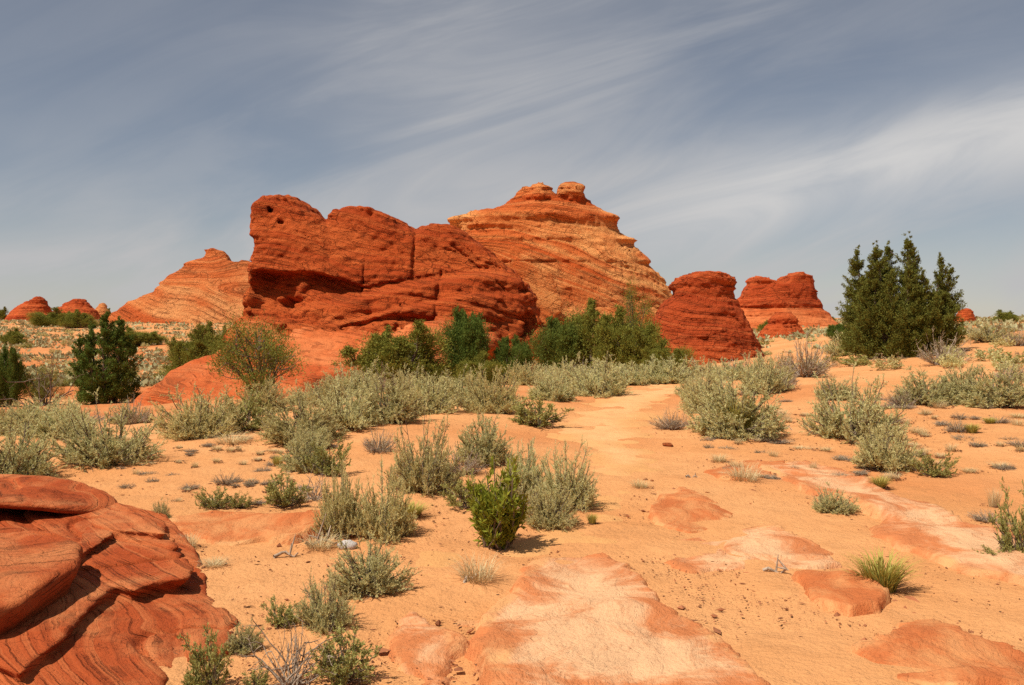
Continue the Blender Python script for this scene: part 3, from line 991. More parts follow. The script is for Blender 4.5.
# ------------------------------------------------------------------ flat slickrock slabs in the sand
SLABS = [
    ('large pinkish slab with a red stained band, bottom centre of the sand', M_SLAB, 0.05, [(548, 560), (572, 556), (604, 557), (628, 568), (655, 592), (688, 625), (735, 660), (780, 705), (560, 712), (498, 705), (508, 660), (488, 640), (492, 622), (515, 604), (530, 578)]),
    ('narrow pinkish slab left of the large bottom slab', M_SLAB, 0.035, [(394, 622), (412, 613), (432, 618), (448, 638), (458, 660), (470, 700), (404, 700), (398, 660)]),
    ('flat red slab between the lower left outcrop and the grey shrubs', M_SLAB_RED, 0.05, [(168, 512), (240, 512), (300, 517), (332, 526), (300, 542), (215, 544), (180, 536)]),
    ('red slab with a crumbled pale front edge right of the trail', M_SLAB_RED, 0.06, [(648, 512), (664, 500), (682, 490), (706, 498), (732, 514), (716, 528), (690, 532), (656, 524)]),
    ('pale slab below the crumbled red slab, right of centre', M_SLAB, 0.035, [(664, 562), (684, 552), (670, 540), (716, 531), (776, 531), (812, 545), (852, 568), (800, 574), (720, 571), (692, 574)]),
    ('red slab with a broken right end left of the yellow grass tuft', M_SLAB_RED, 0.07, [(788, 578), (820, 571), (848, 573), (866, 588), (889, 600), (884, 616), (850, 617), (815, 604)]),
    ('large red slab in the lower right corner', M_SLAB_RED, 0.05, [(858, 656), (902, 634), (906, 606), (958, 626), (1040, 655), (1060, 705), (900, 684)]),
    ('long pale and red slab running down to the right edge', M_SLAB, 0.045, [(764, 466), (805, 462), (852, 474), (920, 508), (962, 524), (1050, 536), (1050, 590), (962, 570), (905, 546), (872, 540), (884, 524), (858, 506), (812, 490)]),
    ('short red slab at the upper end of the long slab', M_SLAB_RED, 0.045, [(704, 472), (745, 461), (784, 461), (768, 474), (748, 484), (712, 480)]),
]
SLAB_EDGE = []
for si, (lab, mat, hgt, pts) in enumerate(SLABS):
    P = poly_px(pts)

    def hf(d, x, y, hgt=hgt, si=si):
        dn = d + (0.05 if si in (3, 5, 8) else 0.10) * fbm(x / 0.5 + 9 * si, y / 0.5, 0 * x, 5, 81, 0.62)
        top = hgt * (0.25 + 1.1 * np.clip(vnoise(x / 0.55 + 3 * si, y / 0.55, 0 * x, 84) + 0.15, 0, 1)) * sstep(0.008, -0.016, dn) * (0.45 + 0.55 * sstep(-0.5, -0.02, dn)) - 0.05 * sstep(0.0, 0.04, dn) + 0.010 * sstep(-0.02, 0.02, 0.3 * vnoise(x / 0.9, y / 0.5, 0 * x, 83) - 0.5 * (dn + 0.25))
        step = 0.018 * sstep(-0.02, 0.02, vnoise(x / 1.1, y / 0.7, 0 * x, 88) - 0.1)
        step = step - 0.012 * np.exp(-(vnoise(x / 0.9 + 0.4 * y, y / 0.7, 0 * x, 87) / 0.025) ** 2) * sstep(0.0, 0.3, vnoise(x / 1.2, y / 1.2, 0 * x, 86))
        return top + (0.016 if si in (0, 7) else 0.0) - 0.003 + step + 0.010 * fbm(x / 0.5, y / 0.5, 0 * x, 4, 85) - 0.3 * sstep(0.22, 0.40, d)
    SLAB_EDGE.append(P)
    V, q, d = sheet(P, 0.02 if si not in (7,) else 0.04, hf)
    c = np.array([V[:, 0].mean(), V[:, 1].mean(), V[:, 2].mean()], np.float32)
    me = mk_mesh('slab', V - c, q, {'rim': np.clip(-d / 0.5, 0, 1)})
    tag(obj('flat_rock', me, mat, None, tuple(c)), lab, 'rock slab', 'flat slickrock slabs in the sand', 'thing')

# ------------------------------------------------------------------ plant builders


def perp(d, rng):
    r = rng.normal(size=d.shape)
    w = np.cross(d, r)
    return w / np.maximum(np.linalg.norm(w, axis=1, keepdims=True), 1e-6)


def unit(v):
    return v / np.maximum(np.linalg.norm(v, axis=-1, keepdims=True), 1e-6)


def leaf_mesh(name, P, Dv, L, Wd, tone, rng):
    """narrow rhombic leaves at P along Dv"""
    w = perp(Dv, rng)
    L = np.asarray(L)[:, None] if np.ndim(L) else L
    Wd = np.asarray(Wd)[:, None] if np.ndim(Wd) else Wd
    a, b, c, d = P, P + Dv * L * 0.5 + w * Wd, P + Dv * L, P + Dv * L * 0.5 - w * Wd
    V = np.stack([a, b, c, d], 1).reshape(-1, 3)
    F = np.arange(len(V)).reshape(-1, 4)
    return mk_mesh(name, V, F, {'tone': np.repeat(tone, 4)}, smooth=False)


def tube_mesh(name, lines, sides=4):
    """lines: list of (points (k,3), radii (k,))"""
    Vs, Fs, n0 = [], [], 0
    for pts, r in lines:
        pts = np.asarray(pts, float)
        k = len(pts)
        tg = unit(np.gradient(pts, axis=0))
        ref = np.where(np.abs(tg[:, 2:3]) > 0.9, np.array([[1., 0, 0]]), np.array([[0, 0, 1.]]))
        u1 = unit(np.cross(tg, ref))
        u2 = np.cross(tg, u1)
        an = np.arange(sides) * 2 * math.pi / sides
        ring = pts[:, None, :] + np.asarray(r)[:, None, None] * (np.cos(an)[None, :, None] * u1[:, None, :] + np.sin(an)[None, :, None] * u2[:, None, :])
        Vs.append(ring.reshape(-1, 3))
        i = n0 + np.arange(k * sides).reshape(k, sides)
        j = np.roll(i, -1, 1)
        Fs.append(np.stack([i[:-1], j[:-1], j[1:], i[1:]], -1).reshape(-1, 4))
        n0 += k * sides
    return mk_mesh(name, np.concatenate(Vs), np.concatenate(Fs))


def bez(a, b, c, k=6):
    t = np.linspace(0, 1, k)[:, None]
    return a * (1 - t) ** 2 + 2 * b * t * (1 - t) + c * t ** 2


def shrub_proto(seed, n_stem=140, n_twig=14, n_leaf=22, L=0.034, Wd=0.0050, spread=86, R=0.62, upright=0.30, lump=0.30, twig=(0.06, 0.16), t0=0.36, bare=0.0, stem_r=0.012):
    """unit shrub, about 1 high and 2R wide: returns (stem mesh, leaf mesh)"""
    rng = np.random.default_rng(seed)
    lines, P, Dv = [], [], []
    ph0 = rng.uniform(0, 6.28, 3)
    for i in range(n_stem):
        th = math.radians(spread) * rng.uniform(0, 1) ** 0.42
        ph = rng.uniform(0, 2 * math.pi)
        lm = 1 + lump * (0.5 * math.sin(2 * ph + ph0[0]) * math.sin(th * 2) + 0.5 * math.sin(5 * ph + ph0[1] + 3 * th) + rng.uniform(-0.75, 0.15))
        rr = lm / math.sqrt((math.sin(th) / (R * 1.05)) ** 2 + (math.cos(th) / 0.92) ** 2)
        tip = np.array([math.sin(th) * math.cos(ph), math.sin(th) * math.sin(ph), math.cos(th)]) * rr
        tip[2] = max(tip[2], 0.06)
        base = np.array([rng.normal() * 0.05, rng.normal() * 0.05, -0.03])
        ctrl = base + np.array([tip[0] * 0.62, tip[1] * 0.62, tip[2] * (0.40 if upright > 0.3 else 0.7)])
        pts = bez(base, ctrl, tip, 6)
        pts[1:-1] += rng.normal(size=(4, 3)) * 0.012
        r0 = stem_r * rng.uniform(0.7, 1.5)
        lines.append((pts, np.linspace(r0, r0 * 0.25, 6)))
        if rng.uniform() < bare:
            for _ in range(4):
                t = rng.uniform(0.4, 1.0)
                b = pts[int(t * 5)]
                e = b + unit(tip - base + rng.normal(size=3) * 0.5) * rng.uniform(0.1, 0.22)
                lines.append((np.stack([b, (b + e) / 2 + rng.normal(size=3) * 0.01, e]), np.array([r0 * .4, r0 * .3, r0 * .12])))
            continue
        tg = unit(tip - ctrl)
        for _ in range(n_twig):
            t = rng.uniform(t0, 1.0)
            b = base * (1 - t) ** 2 + 2 * ctrl * t * (1 - t) + tip * t * t
            dr = unit(tg * 0.7 + np.array([0, 0, upright]) + rng.normal(size=3) * 0.50)
            ln = rng.uniform(*twig)
            s = np.linspace(0.05, 1, n_leaf)[:, None]
            P.append(b + dr * ln * s)
            Dv.append(dr + rng.normal(size=(n_leaf, 3)) * 0.50)
            if rng.uniform() < 0.4:
                lines.append((np.stack([b, b + dr * ln * .5, b + dr * ln]), np.array([r0 * .28, r0 * .2, r0 * .1])))
    stem = tube_mesh('stems', lines, 4)
    P, Dv = np.concatenate(P), unit(np.concatenate(Dv))
    n = len(P)
    tone = np.clip(rng.uniform(0, 1, n) * 0.6 + np.repeat(rng.uniform(0, 0.4, n // n_leaf), n_leaf), 0, 1)
    return stem, leaf_mesh('foliage', P, Dv, L * rng.uniform(0.7, 1.3, n), Wd * rng.uniform(0.7, 1.3, n), tone, rng)


def grass_proto(seed, n=260, R=0.42, width=0.011, droop=0.5, base_r=0.16):
    """unit tuft of curved blades"""
    rng = np.random.default_rng(seed)
    ph = rng.uniform(0, 2 * np.pi, n)
    rb = base_r * np.sqrt(rng.uniform(0, 1, n))
    phb = ph + rng.normal(size=n) * 0.6
    B = np.stack([rb * np.cos(phb), rb * np.sin(phb), 0 * ph - 0.02], 1)
    h = rng.uniform(0.45, 1.0, n)
    out = R * rng.uniform(0.1, 1.0, n) ** 0.7
    Tp = B + np.stack([out * np.cos(ph), out * np.sin(ph), h * (1 - 0.25 * droop * out / R)], 1)
    C = B + np.stack([0.3 * out * np.cos(ph), 0.3 * out * np.sin(ph), 0.75 * h], 1)
    side = np.stack([-np.sin(ph), np.cos(ph), 0 * ph], 1)
    K = 5
    t = np.linspace(0, 1, K)[None, :, None]
    cl = B[:, None] * (1 - t) ** 2 + 2 * C[:, None] * t * (1 - t) + Tp[:, None] * t * t
    w = width * (1 - 0.85 * t) * rng.uniform(0.6, 1.3, n)[:, None, None]
    V = np.stack([cl - side[:, None] * w, cl + side[:, None] * w], 2)
    i = np.arange(n * K * 2).reshape(n, K, 2)
    F = np.stack([i[:, :-1, 0], i[:, :-1, 1], i[:, 1:, 1], i[:, 1:, 0]], -1).reshape(-1, 4)
    return mk_mesh('blades', V.reshape(-1, 3), F, {'tone': np.repeat(rng.uniform(0, 1, n), K * 2)})


def twig_proto(seed, n=26, R=0.55):
    """bare forking twigs"""
    rng = np.random.default_rng(seed)
    lines = []

    def grow(b, d, ln, r, depth):
        k = 5
        pts = [b]
        for _ in range(k - 1):
            d = unit(d + rng.normal(size=3) * 0.16)
            pts.append(pts[-1] + d * ln / (k - 1))
        lines.append((np.array(pts), np.linspace(r, r * 0.45, k)))
        if depth:
            for _ in range(rng.integers(2, 4)):
                grow(pts[rng.integers(2, k)], unit(d + rng.normal(size=3) * 0.55), ln * rng.uniform(.4, .7), r * .5, depth - 1)
    for i in range(n):
        ph = rng.uniform(0, 6.28)
        th = rng.uniform(0.3, 1.35)
        grow(np.array([rng.normal() * .08, rng.normal() * .08, 0.0]), np.array([math.sin(th) * math.cos(ph) * 1.2, math.sin(th) * math.sin(ph) * 1.2, math.cos(th)]), rng.uniform(.35, .62), .016, 2)
    return tube_mesh('twigs', lines, 4)


def tree_meshes(seed, leaders=(), lumps=(), sprays=56, L=0.075, Wd=0.0105, clump=0.19, dens=70, trunk_r=0.10, tip=0.9):
    """leaders: (x, y, z0, h, r) upright spires; lumps: (x, y, z, rx, rz) rounded masses; sizes in metres"""
    rng = np.random.default_rng(seed)
    C, O, lines, CL = [], [], [], []
    for (x, y, z0, h, r) in leaders:
        nb = int(dens * h * r * 0.42)
        for b in range(nb):
            t = rng.uniform(0, 1) ** 0.95
            ph = rng.uniform(0, 6.283)
            reach = 1.2 * r * (1 - t) ** tip * rng.uniform(0.55, 1.25) * (0.50 + 0.50 * min(1.0, t * 3.3)) + 0.02
            m_ = 6
            f = np.linspace(0.15, 1.0, m_) ** 0.8
            rise = reach * rng.uniform(0.35, 0.95)
            C.append(np.stack([x + reach * f * math.cos(ph), y + reach * f * math.sin(ph), z0 + h * t * 0.95 + rise * f ** 1.4], 1))
            O.append(np.tile([math.cos(ph) * 0.7, math.sin(ph) * 0.7, 0.75 + 0.9 * t], (m_, 1)))
            CL.append(np.full(m_, 1.0 - 0.65 * t) * (1.1 - 0.45 * f))
        # the feathery tip
        tt_ = np.linspace(0.72, 1.0, 16)
        C.append(np.stack([x + rng.normal(size=16) * 0.04, y + rng.normal(size=16) * 0.04, z0 + h * tt_], 1))
        O.append(np.tile([0, 0, 1.0], (16, 1)))
        CL.append(np.linspace(0.6, 0.22, 16))
        k = 7
        zz_ = np.linspace(0, z0 + h * 0.9, k)
        f = np.linspace(0, 1, k)[:, None]
        pts = np.concatenate([np.array([[x * 0.25, y * 0.25]]) * (1 - f) + np.array([[x, y]]) * f ** 0.6, zz_[:, None]], 1)
        pts[1:-1, :2] += rng.normal(size=(k - 2, 2)) * 0.04
        pts[0, 2] = -0.15
        lines.append((pts, np.linspace(trunk_r, 0.012, k)))
    for (x, y, z, rx, rz) in lumps:
        n = int(dens * rx * rz * 5)
        CL.append(np.ones(n))
        d = unit(rng.normal(size=(n, 3)))
        d[:, 2] = np.where(d[:, 2] < -0.5, -d[:, 2], d[:, 2])
        rr = rng.uniform(0.35, 1.0, n) ** 0.45 * rng.uniform(0.82, 1.12, n)
        C.append(np.array([x, y, z]) + d * rr[:, None] * np.array([rx, rx, rz]))
        O.append(d + np.array([0, 0, 0.55]))
        k = 6
        mid = np.array([x * 0.35 + rng.normal() * .1, y * 0.35, z * 0.5])
        pts = bez(np.array([rng.normal() * .05, rng.normal() * .05, -0.15]), mid, np.array([x, y, z + rz * .4]), k)
        pts[1:-1] += rng.normal(size=(k - 2, 3)) * 0.04
        lines.append((pts, np.linspace(trunk_r, 0.02, k)))
        for _ in range(5):
            a = pts[rng.integers(2, k)]
            e = np.array([x, y, z]) + unit(rng.normal(size=3)) * np.array([rx, rx, rz]) * 0.85
            lines.append((bez(a, (a + e) / 2 + rng.normal(size=3) * .1, e, 5), np.linspace(trunk_r * .35, 0.008, 5)))
    C, O = np.concatenate(C), unit(np.concatenate(O))
    for j in rng.choice(len(C), min(len(C), 60), replace=False):
        b = min((ln_[0] for ln_ in lines[:max(len(leaders), 1)]), key=lambda q_: np.hypot(q_[-1, 0] - C[j, 0], q_[-1, 1] - C[j, 1]) + (9 if C[j, 2] > q_[-1, 2] else 0))
        kk = np.argmin(np.abs(b[:, 2] - (C[j, 2] - 0.3)))
        lines.append((bez(b[kk], (b[kk] + C[j]) / 2 - np.array([0, 0, .06]), C[j], 4), np.linspace(trunk_r * .22, 0.006, 4)))
    n = len(C)
    CL = np.concatenate(CL)
    cl = clump * rng.uniform(0.6, 1.3, n) * CL
    P = np.repeat(C, sprays, 0) + rng.normal(size=(n * sprays, 3)) * np.repeat(cl, sprays)[:, None] * 0.5
    Dv = unit(np.repeat(O, sprays, 0) + rng.normal(size=(n * sprays, 3)) * 0.55)
    m = n * sprays
    tone = np.clip(np.repeat(rng.uniform(0, 0.7, n), sprays) + rng.uniform(0, 0.3, m), 0, 1)
    crown = leaf_mesh('crown', P, Dv, L * rng.uniform(0.6, 1.4, m) * np.repeat(0.55 + 0.45 * CL, sprays), Wd * rng.uniform(0.7, 1.4, m), tone, rng)
    return tube_mesh('trunk', lines, 6), crown


# ------------------------------------------------------------------ plant kinds and placing
PROTO = {}


def kind(key, name, cat, parts, size):
    """parts: list of (part name, mesh, material); size = (width, height) of the unit mesh as seen"""
    for (_, me, m) in parts:
        me.materials.append(m)
    PROTO[key] = (name, cat, parts, size)


def extent(me, wide=False):
    c = np.zeros(len(me.vertices) * 3, np.float32)
    me.vertices.foreach_get('co', c)
    c = c.reshape(-1, 3)
    lo, hi = np.percentile(c, 2.5, axis=0), np.percentile(c, 97.5, axis=0)
    if wide:
        return max(hi[0] - lo[0], hi[1] - lo[1]), float(c[:, 2].max())
    return (hi[0] - lo[0] + hi[1] - lo[1]) / 2, float(np.percentile(c[:, 2], 99.3))


def add_kind(key, name, cat, parts):
    w = max(extent(p[1], 'tree' in name)[0] for p in parts)
    h = max(extent(p[1])[1] for p in parts)
    kind(key, name, cat, parts, (w, h))


for i in range(7):
    s, f = shrub_proto(100 + i, R=0.58 + 0.02 * (i % 4), lump=0.24 + 0.05 * (i % 3), upright=(0.22, 0.34, 0.28)[i % 3], bare=(0.0, 0.08, 0.16)[i % 3])
    add_kind(f'sage{i}', 'sagebrush', 'sagebrush', [('stems', s, M_STEM), ('foliage', f, M_SAGE)])
for i in range(5):
    s, f = shrub_proto(200 + i, n_stem=140, upright=0.42, L=0.036, spread=86, twig=(0.08, 0.18))
    add_kind(f'pale{i}', 'sagebrush', 'sagebrush', [('stems', s, M_STEM), ('foliage', f, M_SAGE_PALE)])
for i in range(2):
    s, f = shrub_proto(300 + i, n_stem=120, n_twig=7, n_leaf=7, L=0.035, Wd=0.005, spread=75, bare=0.45, upright=0.4)
    add_kind(f'brown{i}', 'dry_shrub', 'dry shrub', [('stems', s, M_DEAD), ('foliage', f, M_BROWN)])
for i in range(2):
    s, f = shrub_proto(400 + i, n_stem=60, n_twig=9, n_leaf=13, L=0.06, Wd=0.010, spread=75, bare=0.12, lump=0.5, t0=0.5)
    add_kind(f'olive{i}', 'scruffy_shrub', 'shrub', [('stems', s, M_STEM), ('foliage', f, M_OLIVE)])
s, f = shrub_proto(500, n_stem=60, n_twig=10, n_leaf=16, L=0.075, Wd=0.010, spread=40, R=0.34, upright=0.8, lump=0.4, t0=0.12)
add_kind('green', 'green_shrub', 'shrub', [('stems', s, M_STEM), ('foliage', f, M_GREEN)])
for i in range(2):
    add_kind(f'grass{i}', 'grass_tuft', 'grass tuft', [('blades', grass_proto(600 + i, 420), M_GRASS)])
    add_kind(f'straw{i}', 'grass_tuft', 'grass tuft', [('blades', grass_proto(610 + i, 220, 0.6, 0.007, 0.9, 0.3), M_STRAW)])
for i in range(2):
    add_kind(f'twig{i}', 'dead_branches', 'dead shrub', [('twigs', twig_proto(700 + i), M_DEAD)])
# low shrubs for the distance: fewer leaves, larger
for i in range(3):
    s, f = shrub_proto(800 + i, n_stem=34, n_twig=5, n_leaf=7, L=0.14, Wd=0.026, spread=76, R=0.75)
    add_kind(f'farsage{i}', 'scrub_bush', 'scrub bush', [('bush', f, (M_SAGE, M_OLIVE, M_SAGE_PALE)[i])])
s, f = shrub_proto(810, n_stem=34, n_twig=5, n_leaf=6, L=0.10, Wd=0.016, spread=78, R=0.75, bare=0.3)
add_kind('fardry', 'scrub_bush', 'scrub bush', [('bush', f, M_BROWN)])

random.seed(5)
FEET = []


def place(key, px, py, wpx, hpx, label, group=None, D=None, rot=None, single=False, sink=0.03):
    if key[:4] in ('sage', 'pale'):
        key = key[:4] + str(random.randrange(7 if key[:4] == 'sage' else 5))
    name, cat, parts, (pw, ph) = PROTO[key]
    if D is None:
        p = at(px, py)
    else:
        x = (px - 512) / PIX_F * D
        p = np.array([x, D, float(gz(np.array([x]), np.array([D]))[0])])
    sx, sz = wpx * p[1] / PIX_F / pw, hpx * p[1] / PIX_F / ph
    rot = random.uniform(0, 6.28) if rot is None else rot
    loc = (p[0], p[1], p[2] - sink * sz * ph)
    if p[1] < 30:
        FEET.append((p[0], p[1], sx * pw * 0.5))
    tilt = (random.uniform(-.09, .09), random.uniform(-.09, .09)) if key[:4] in ('sage', 'pale', 'oliv', 'brow') else (0, 0)
    ax_ = random.uniform(.9, 1.1) if tilt[0] else 1.0
    if len(parts) == 1:
        o = obj(name, parts[0][1], None, None, loc)
        o.scale, o.rotation_euler = (sx * ax_, sx / ax_, sz), (*tilt, rot)
        return tag(o, label, cat, group)
    o = obj(name, None, None, None, loc)
    o.scale, o.rotation_euler = (sx * ax_, sx / ax_, sz), (*tilt, rot)
    for (pn, me, _) in parts:
        obj(pn, me, None, o)
    return tag(o, label, cat, group)


# --- junipers and other trees
rj = np.random.default_rng(3)
big = [(-1.30, .2, .25, 3.3, .50), (-.88, -.3, .1, 3.55, .52), (-.28, .3, .1, 3.6, .52), (.10, -.2, .1, 3.85, .52), (.50, .3, .1, 3.45, .50), (1.16, -.1, .5, 2.80, .42), (1.58, .2, .5, 2.5, .46)]
big += [(rj.uniform(-1.25, .7), rj.uniform(-.9, .9), .1, rj.uniform(1.9, 3.2), rj.uniform(.34, .5)) for _ in range(12)]
big += [(a_, b_, .1, h_, .48) for a_, b_, h_ in ((-.6, -.7, 2.7), (-.1, -.8, 2.8), (.35, -.75, 2.7), (.75, -.3, 1.9), (.85, .4, 1.8), (-1.05, .5, 2.6), (1.2, -.4, 2.0), (.7, -.8, 2.0))]
big += [(a_, -.5, .3, h_, .40) for a_, h_ in ((.95, 1.9), (1.3, 1.6), (-1.3, 2.0))]
t, c = tree_meshes(1, leaders=big, dens=105, trunk_r=.09, sprays=26, L=0.080, Wd=0.0105, clump=.17, tip=0.62)
add_kind('jun_big', 'juniper_tree', 'juniper', [('trunk', t, M_BARK), ('crown', c, M_JUN_BIG)])
t, c = tree_meshes(2, leaders=[(-.75, 0, .1, 2.3, .32), (-.38, .2, .1, 2.75, .36), (.10, -.2, .1, 3.2, .38), (.50, .1, .1, 2.95, .36), (.85, 0, .1, 2.3, .32), (0, -.5, .1, 2.6, .38), (-.5, -.4, .05, 2.1, .34), (.5, -.45, .05, 2.3, .36)],
                   dens=120, trunk_r=.08, sprays=30, L=.08, Wd=.011, clump=.16, tip=0.42)
add_kind('jun_col', 'juniper_tree', 'juniper', [('trunk', t, M_BARK), ('crown', c, M_JUN_DARK)])
for i in range(3):
    r = np.random.default_rng(30 + i)
    lumps = [(r.uniform(-.95, .95), r.uniform(-.7, .7), r.uniform(.6, 1.5), r.uniform(.32, .5), r.uniform(.3, .45)) for _ in range(7)] + [(r.uniform(-1.1, 1.1), r.uniform(-.7, .7), .45, .5, .4) for _ in range(4)]
    leaders = [(a, r.uniform(-.6, .6), .15, (1.15 + r.uniform(0, 1.0)) * (1.12 - .35 * abs(a)), r.uniform(.30, .46)) for a in np.linspace(-1.0, 1.0, 11) + r.normal(size=11) * .10]
    t, c = tree_meshes(40 + i, leaders=leaders, lumps=lumps, dens=62, sprays=40, trunk_r=.07, clump=.27, tip=0.45)
    add_kind(f'jun_round{i}', 'juniper_tree', 'juniper', [('trunk', t, M_BARK), ('crown', c, (M_JUN, M_JUN_DARK, M_JUN)[i])])
for i in range(2):
    r = np.random.default_rng(50 + i)
    lumps = [(r.uniform(-1.2, 1.2), r.uniform(-.9, .9), r.uniform(.45, 2.1), r.uniform(.4, .65), r.uniform(.35, .5)) for _ in range(14)]
    t, c = tree_meshes(60 + i, lumps=lumps, dens=25, sprays=40, trunk_r=.05, clump=.34)
    add_kind(f'airy{i}', 'airy_tree', 'tree', [('trunk', t, M_BARK), ('crown', c, (M_JUN_YEL, M_JUN)[i])])
t = twig_proto(72, 9)
rr_ = np.random.default_rng(73)
add_kind('bare', 'bare_tree', 'tree', [('branches', t, M_BARK)])

GT = 'junipers around the foot of the red rocks'
place('jun_big', 900, 357, 94, 112, 'large juniper with seven pointed tops, standing alone on the sandy slope at right', rot=0.0)
place('jun_col', 104, 408, 53, 90, 'dark upright juniper with a pointed top behind the grey sage at left', D=35, rot=0.4)
TREES = [
    ('jun_round0', 394, 0, 92, 66, 'yellow-green rounded juniper in front of the red outcrop, left of the dark ones', 39.0),
    ('jun_round1', 466, 0, 56, 76, 'tall dark juniper against the right half of the red outcrop', 41.0),
    ('jun_round2', 474, 0, 46, 36, 'low round green bush at the foot of the tall dark juniper', 37.0),
    ('jun_round1', 512, 0, 34, 48, 'small dark juniper at the right foot of the red outcrop', 41.0),
    ('jun_round1', 560, 0, 62, 62, 'dark dense juniper, leftmost of the clump before the tall butte', 41.5),
    ('jun_round0', 592, 0, 74, 78, 'largest bushy green juniper in the middle of the clump before the tall butte', 41.0),
    ('jun_round2', 628, 0, 60, 68, 'green juniper on the right side of the clump, before the tall butte', 40.0),
    ('airy1', 634, 0, 46, 92, 'thin pale juniper sticking up out of the clump before the tall butte', 42.5),
    ('jun_round2', 664, 0, 40, 36, 'low green bush at the left foot of the capped dome', 37.0),
    ('airy0', 264, 0, 84, 84, 'open yellowish tree with thin crown in front of the smooth red apron', 29.0),
    ('jun_round2', 192, 0, 56, 56, 'rounded dark green juniper left of the smooth red apron', 47.0),
    ('jun_round0', 222, 0, 52, 54, 'grey-green juniper behind the smooth red apron, beside a darker one', 50.0),
    ('jun_round1', 6, 0, 34, 60, 'dark juniper cut off by the left edge of the picture', 33.0),
]
for (key, px, _, w, h, lab, D) in TREES:
    place(key, px, 0, w, h, lab, GT, D=D)
place('bare', 40, 0, 56, 56, 'bare-branched small tree left of the dark upright juniper', D=33)
place('airy1', 44, 0, 36, 40, 'thin half-leafed tree left of the dark upright juniper', D=34.5)
for (px, py, w, h, lab) in ((53, 327, 34, 19, 'dark rounded tree on the left skyline before the pointed red rock'), (78, 328, 30, 18, 'second rounded tree on the left skyline, right of its darker neighbour'),
                            (140, 346, 44, 18, 'low dark thicket on the plain behind the upright juniper'), (118, 345, 24, 16, 'small dark tree on the plain just behind the upright juniper'),
                            (12, 345, 24, 16, 'small round green tree on the far plain at the left edge'), (0, 321, 14, 14, 'dark tree at the left end of the skyline'),
                            (1008, 323, 26, 13, 'dark green low bush on the right skyline'), (768, 333, 20, 14, 'small dark green bush on the slope before the mesa'),
                            (838, 340, 26, 16, 'dark low bush just left of the large juniper'), (828, 326, 14, 9, 'tiny dark bush on the rise behind the large juniper')):
    place('jun_round%d' % (px % 3), px, py, w, h, lab, 'distant trees on the plain and slope')

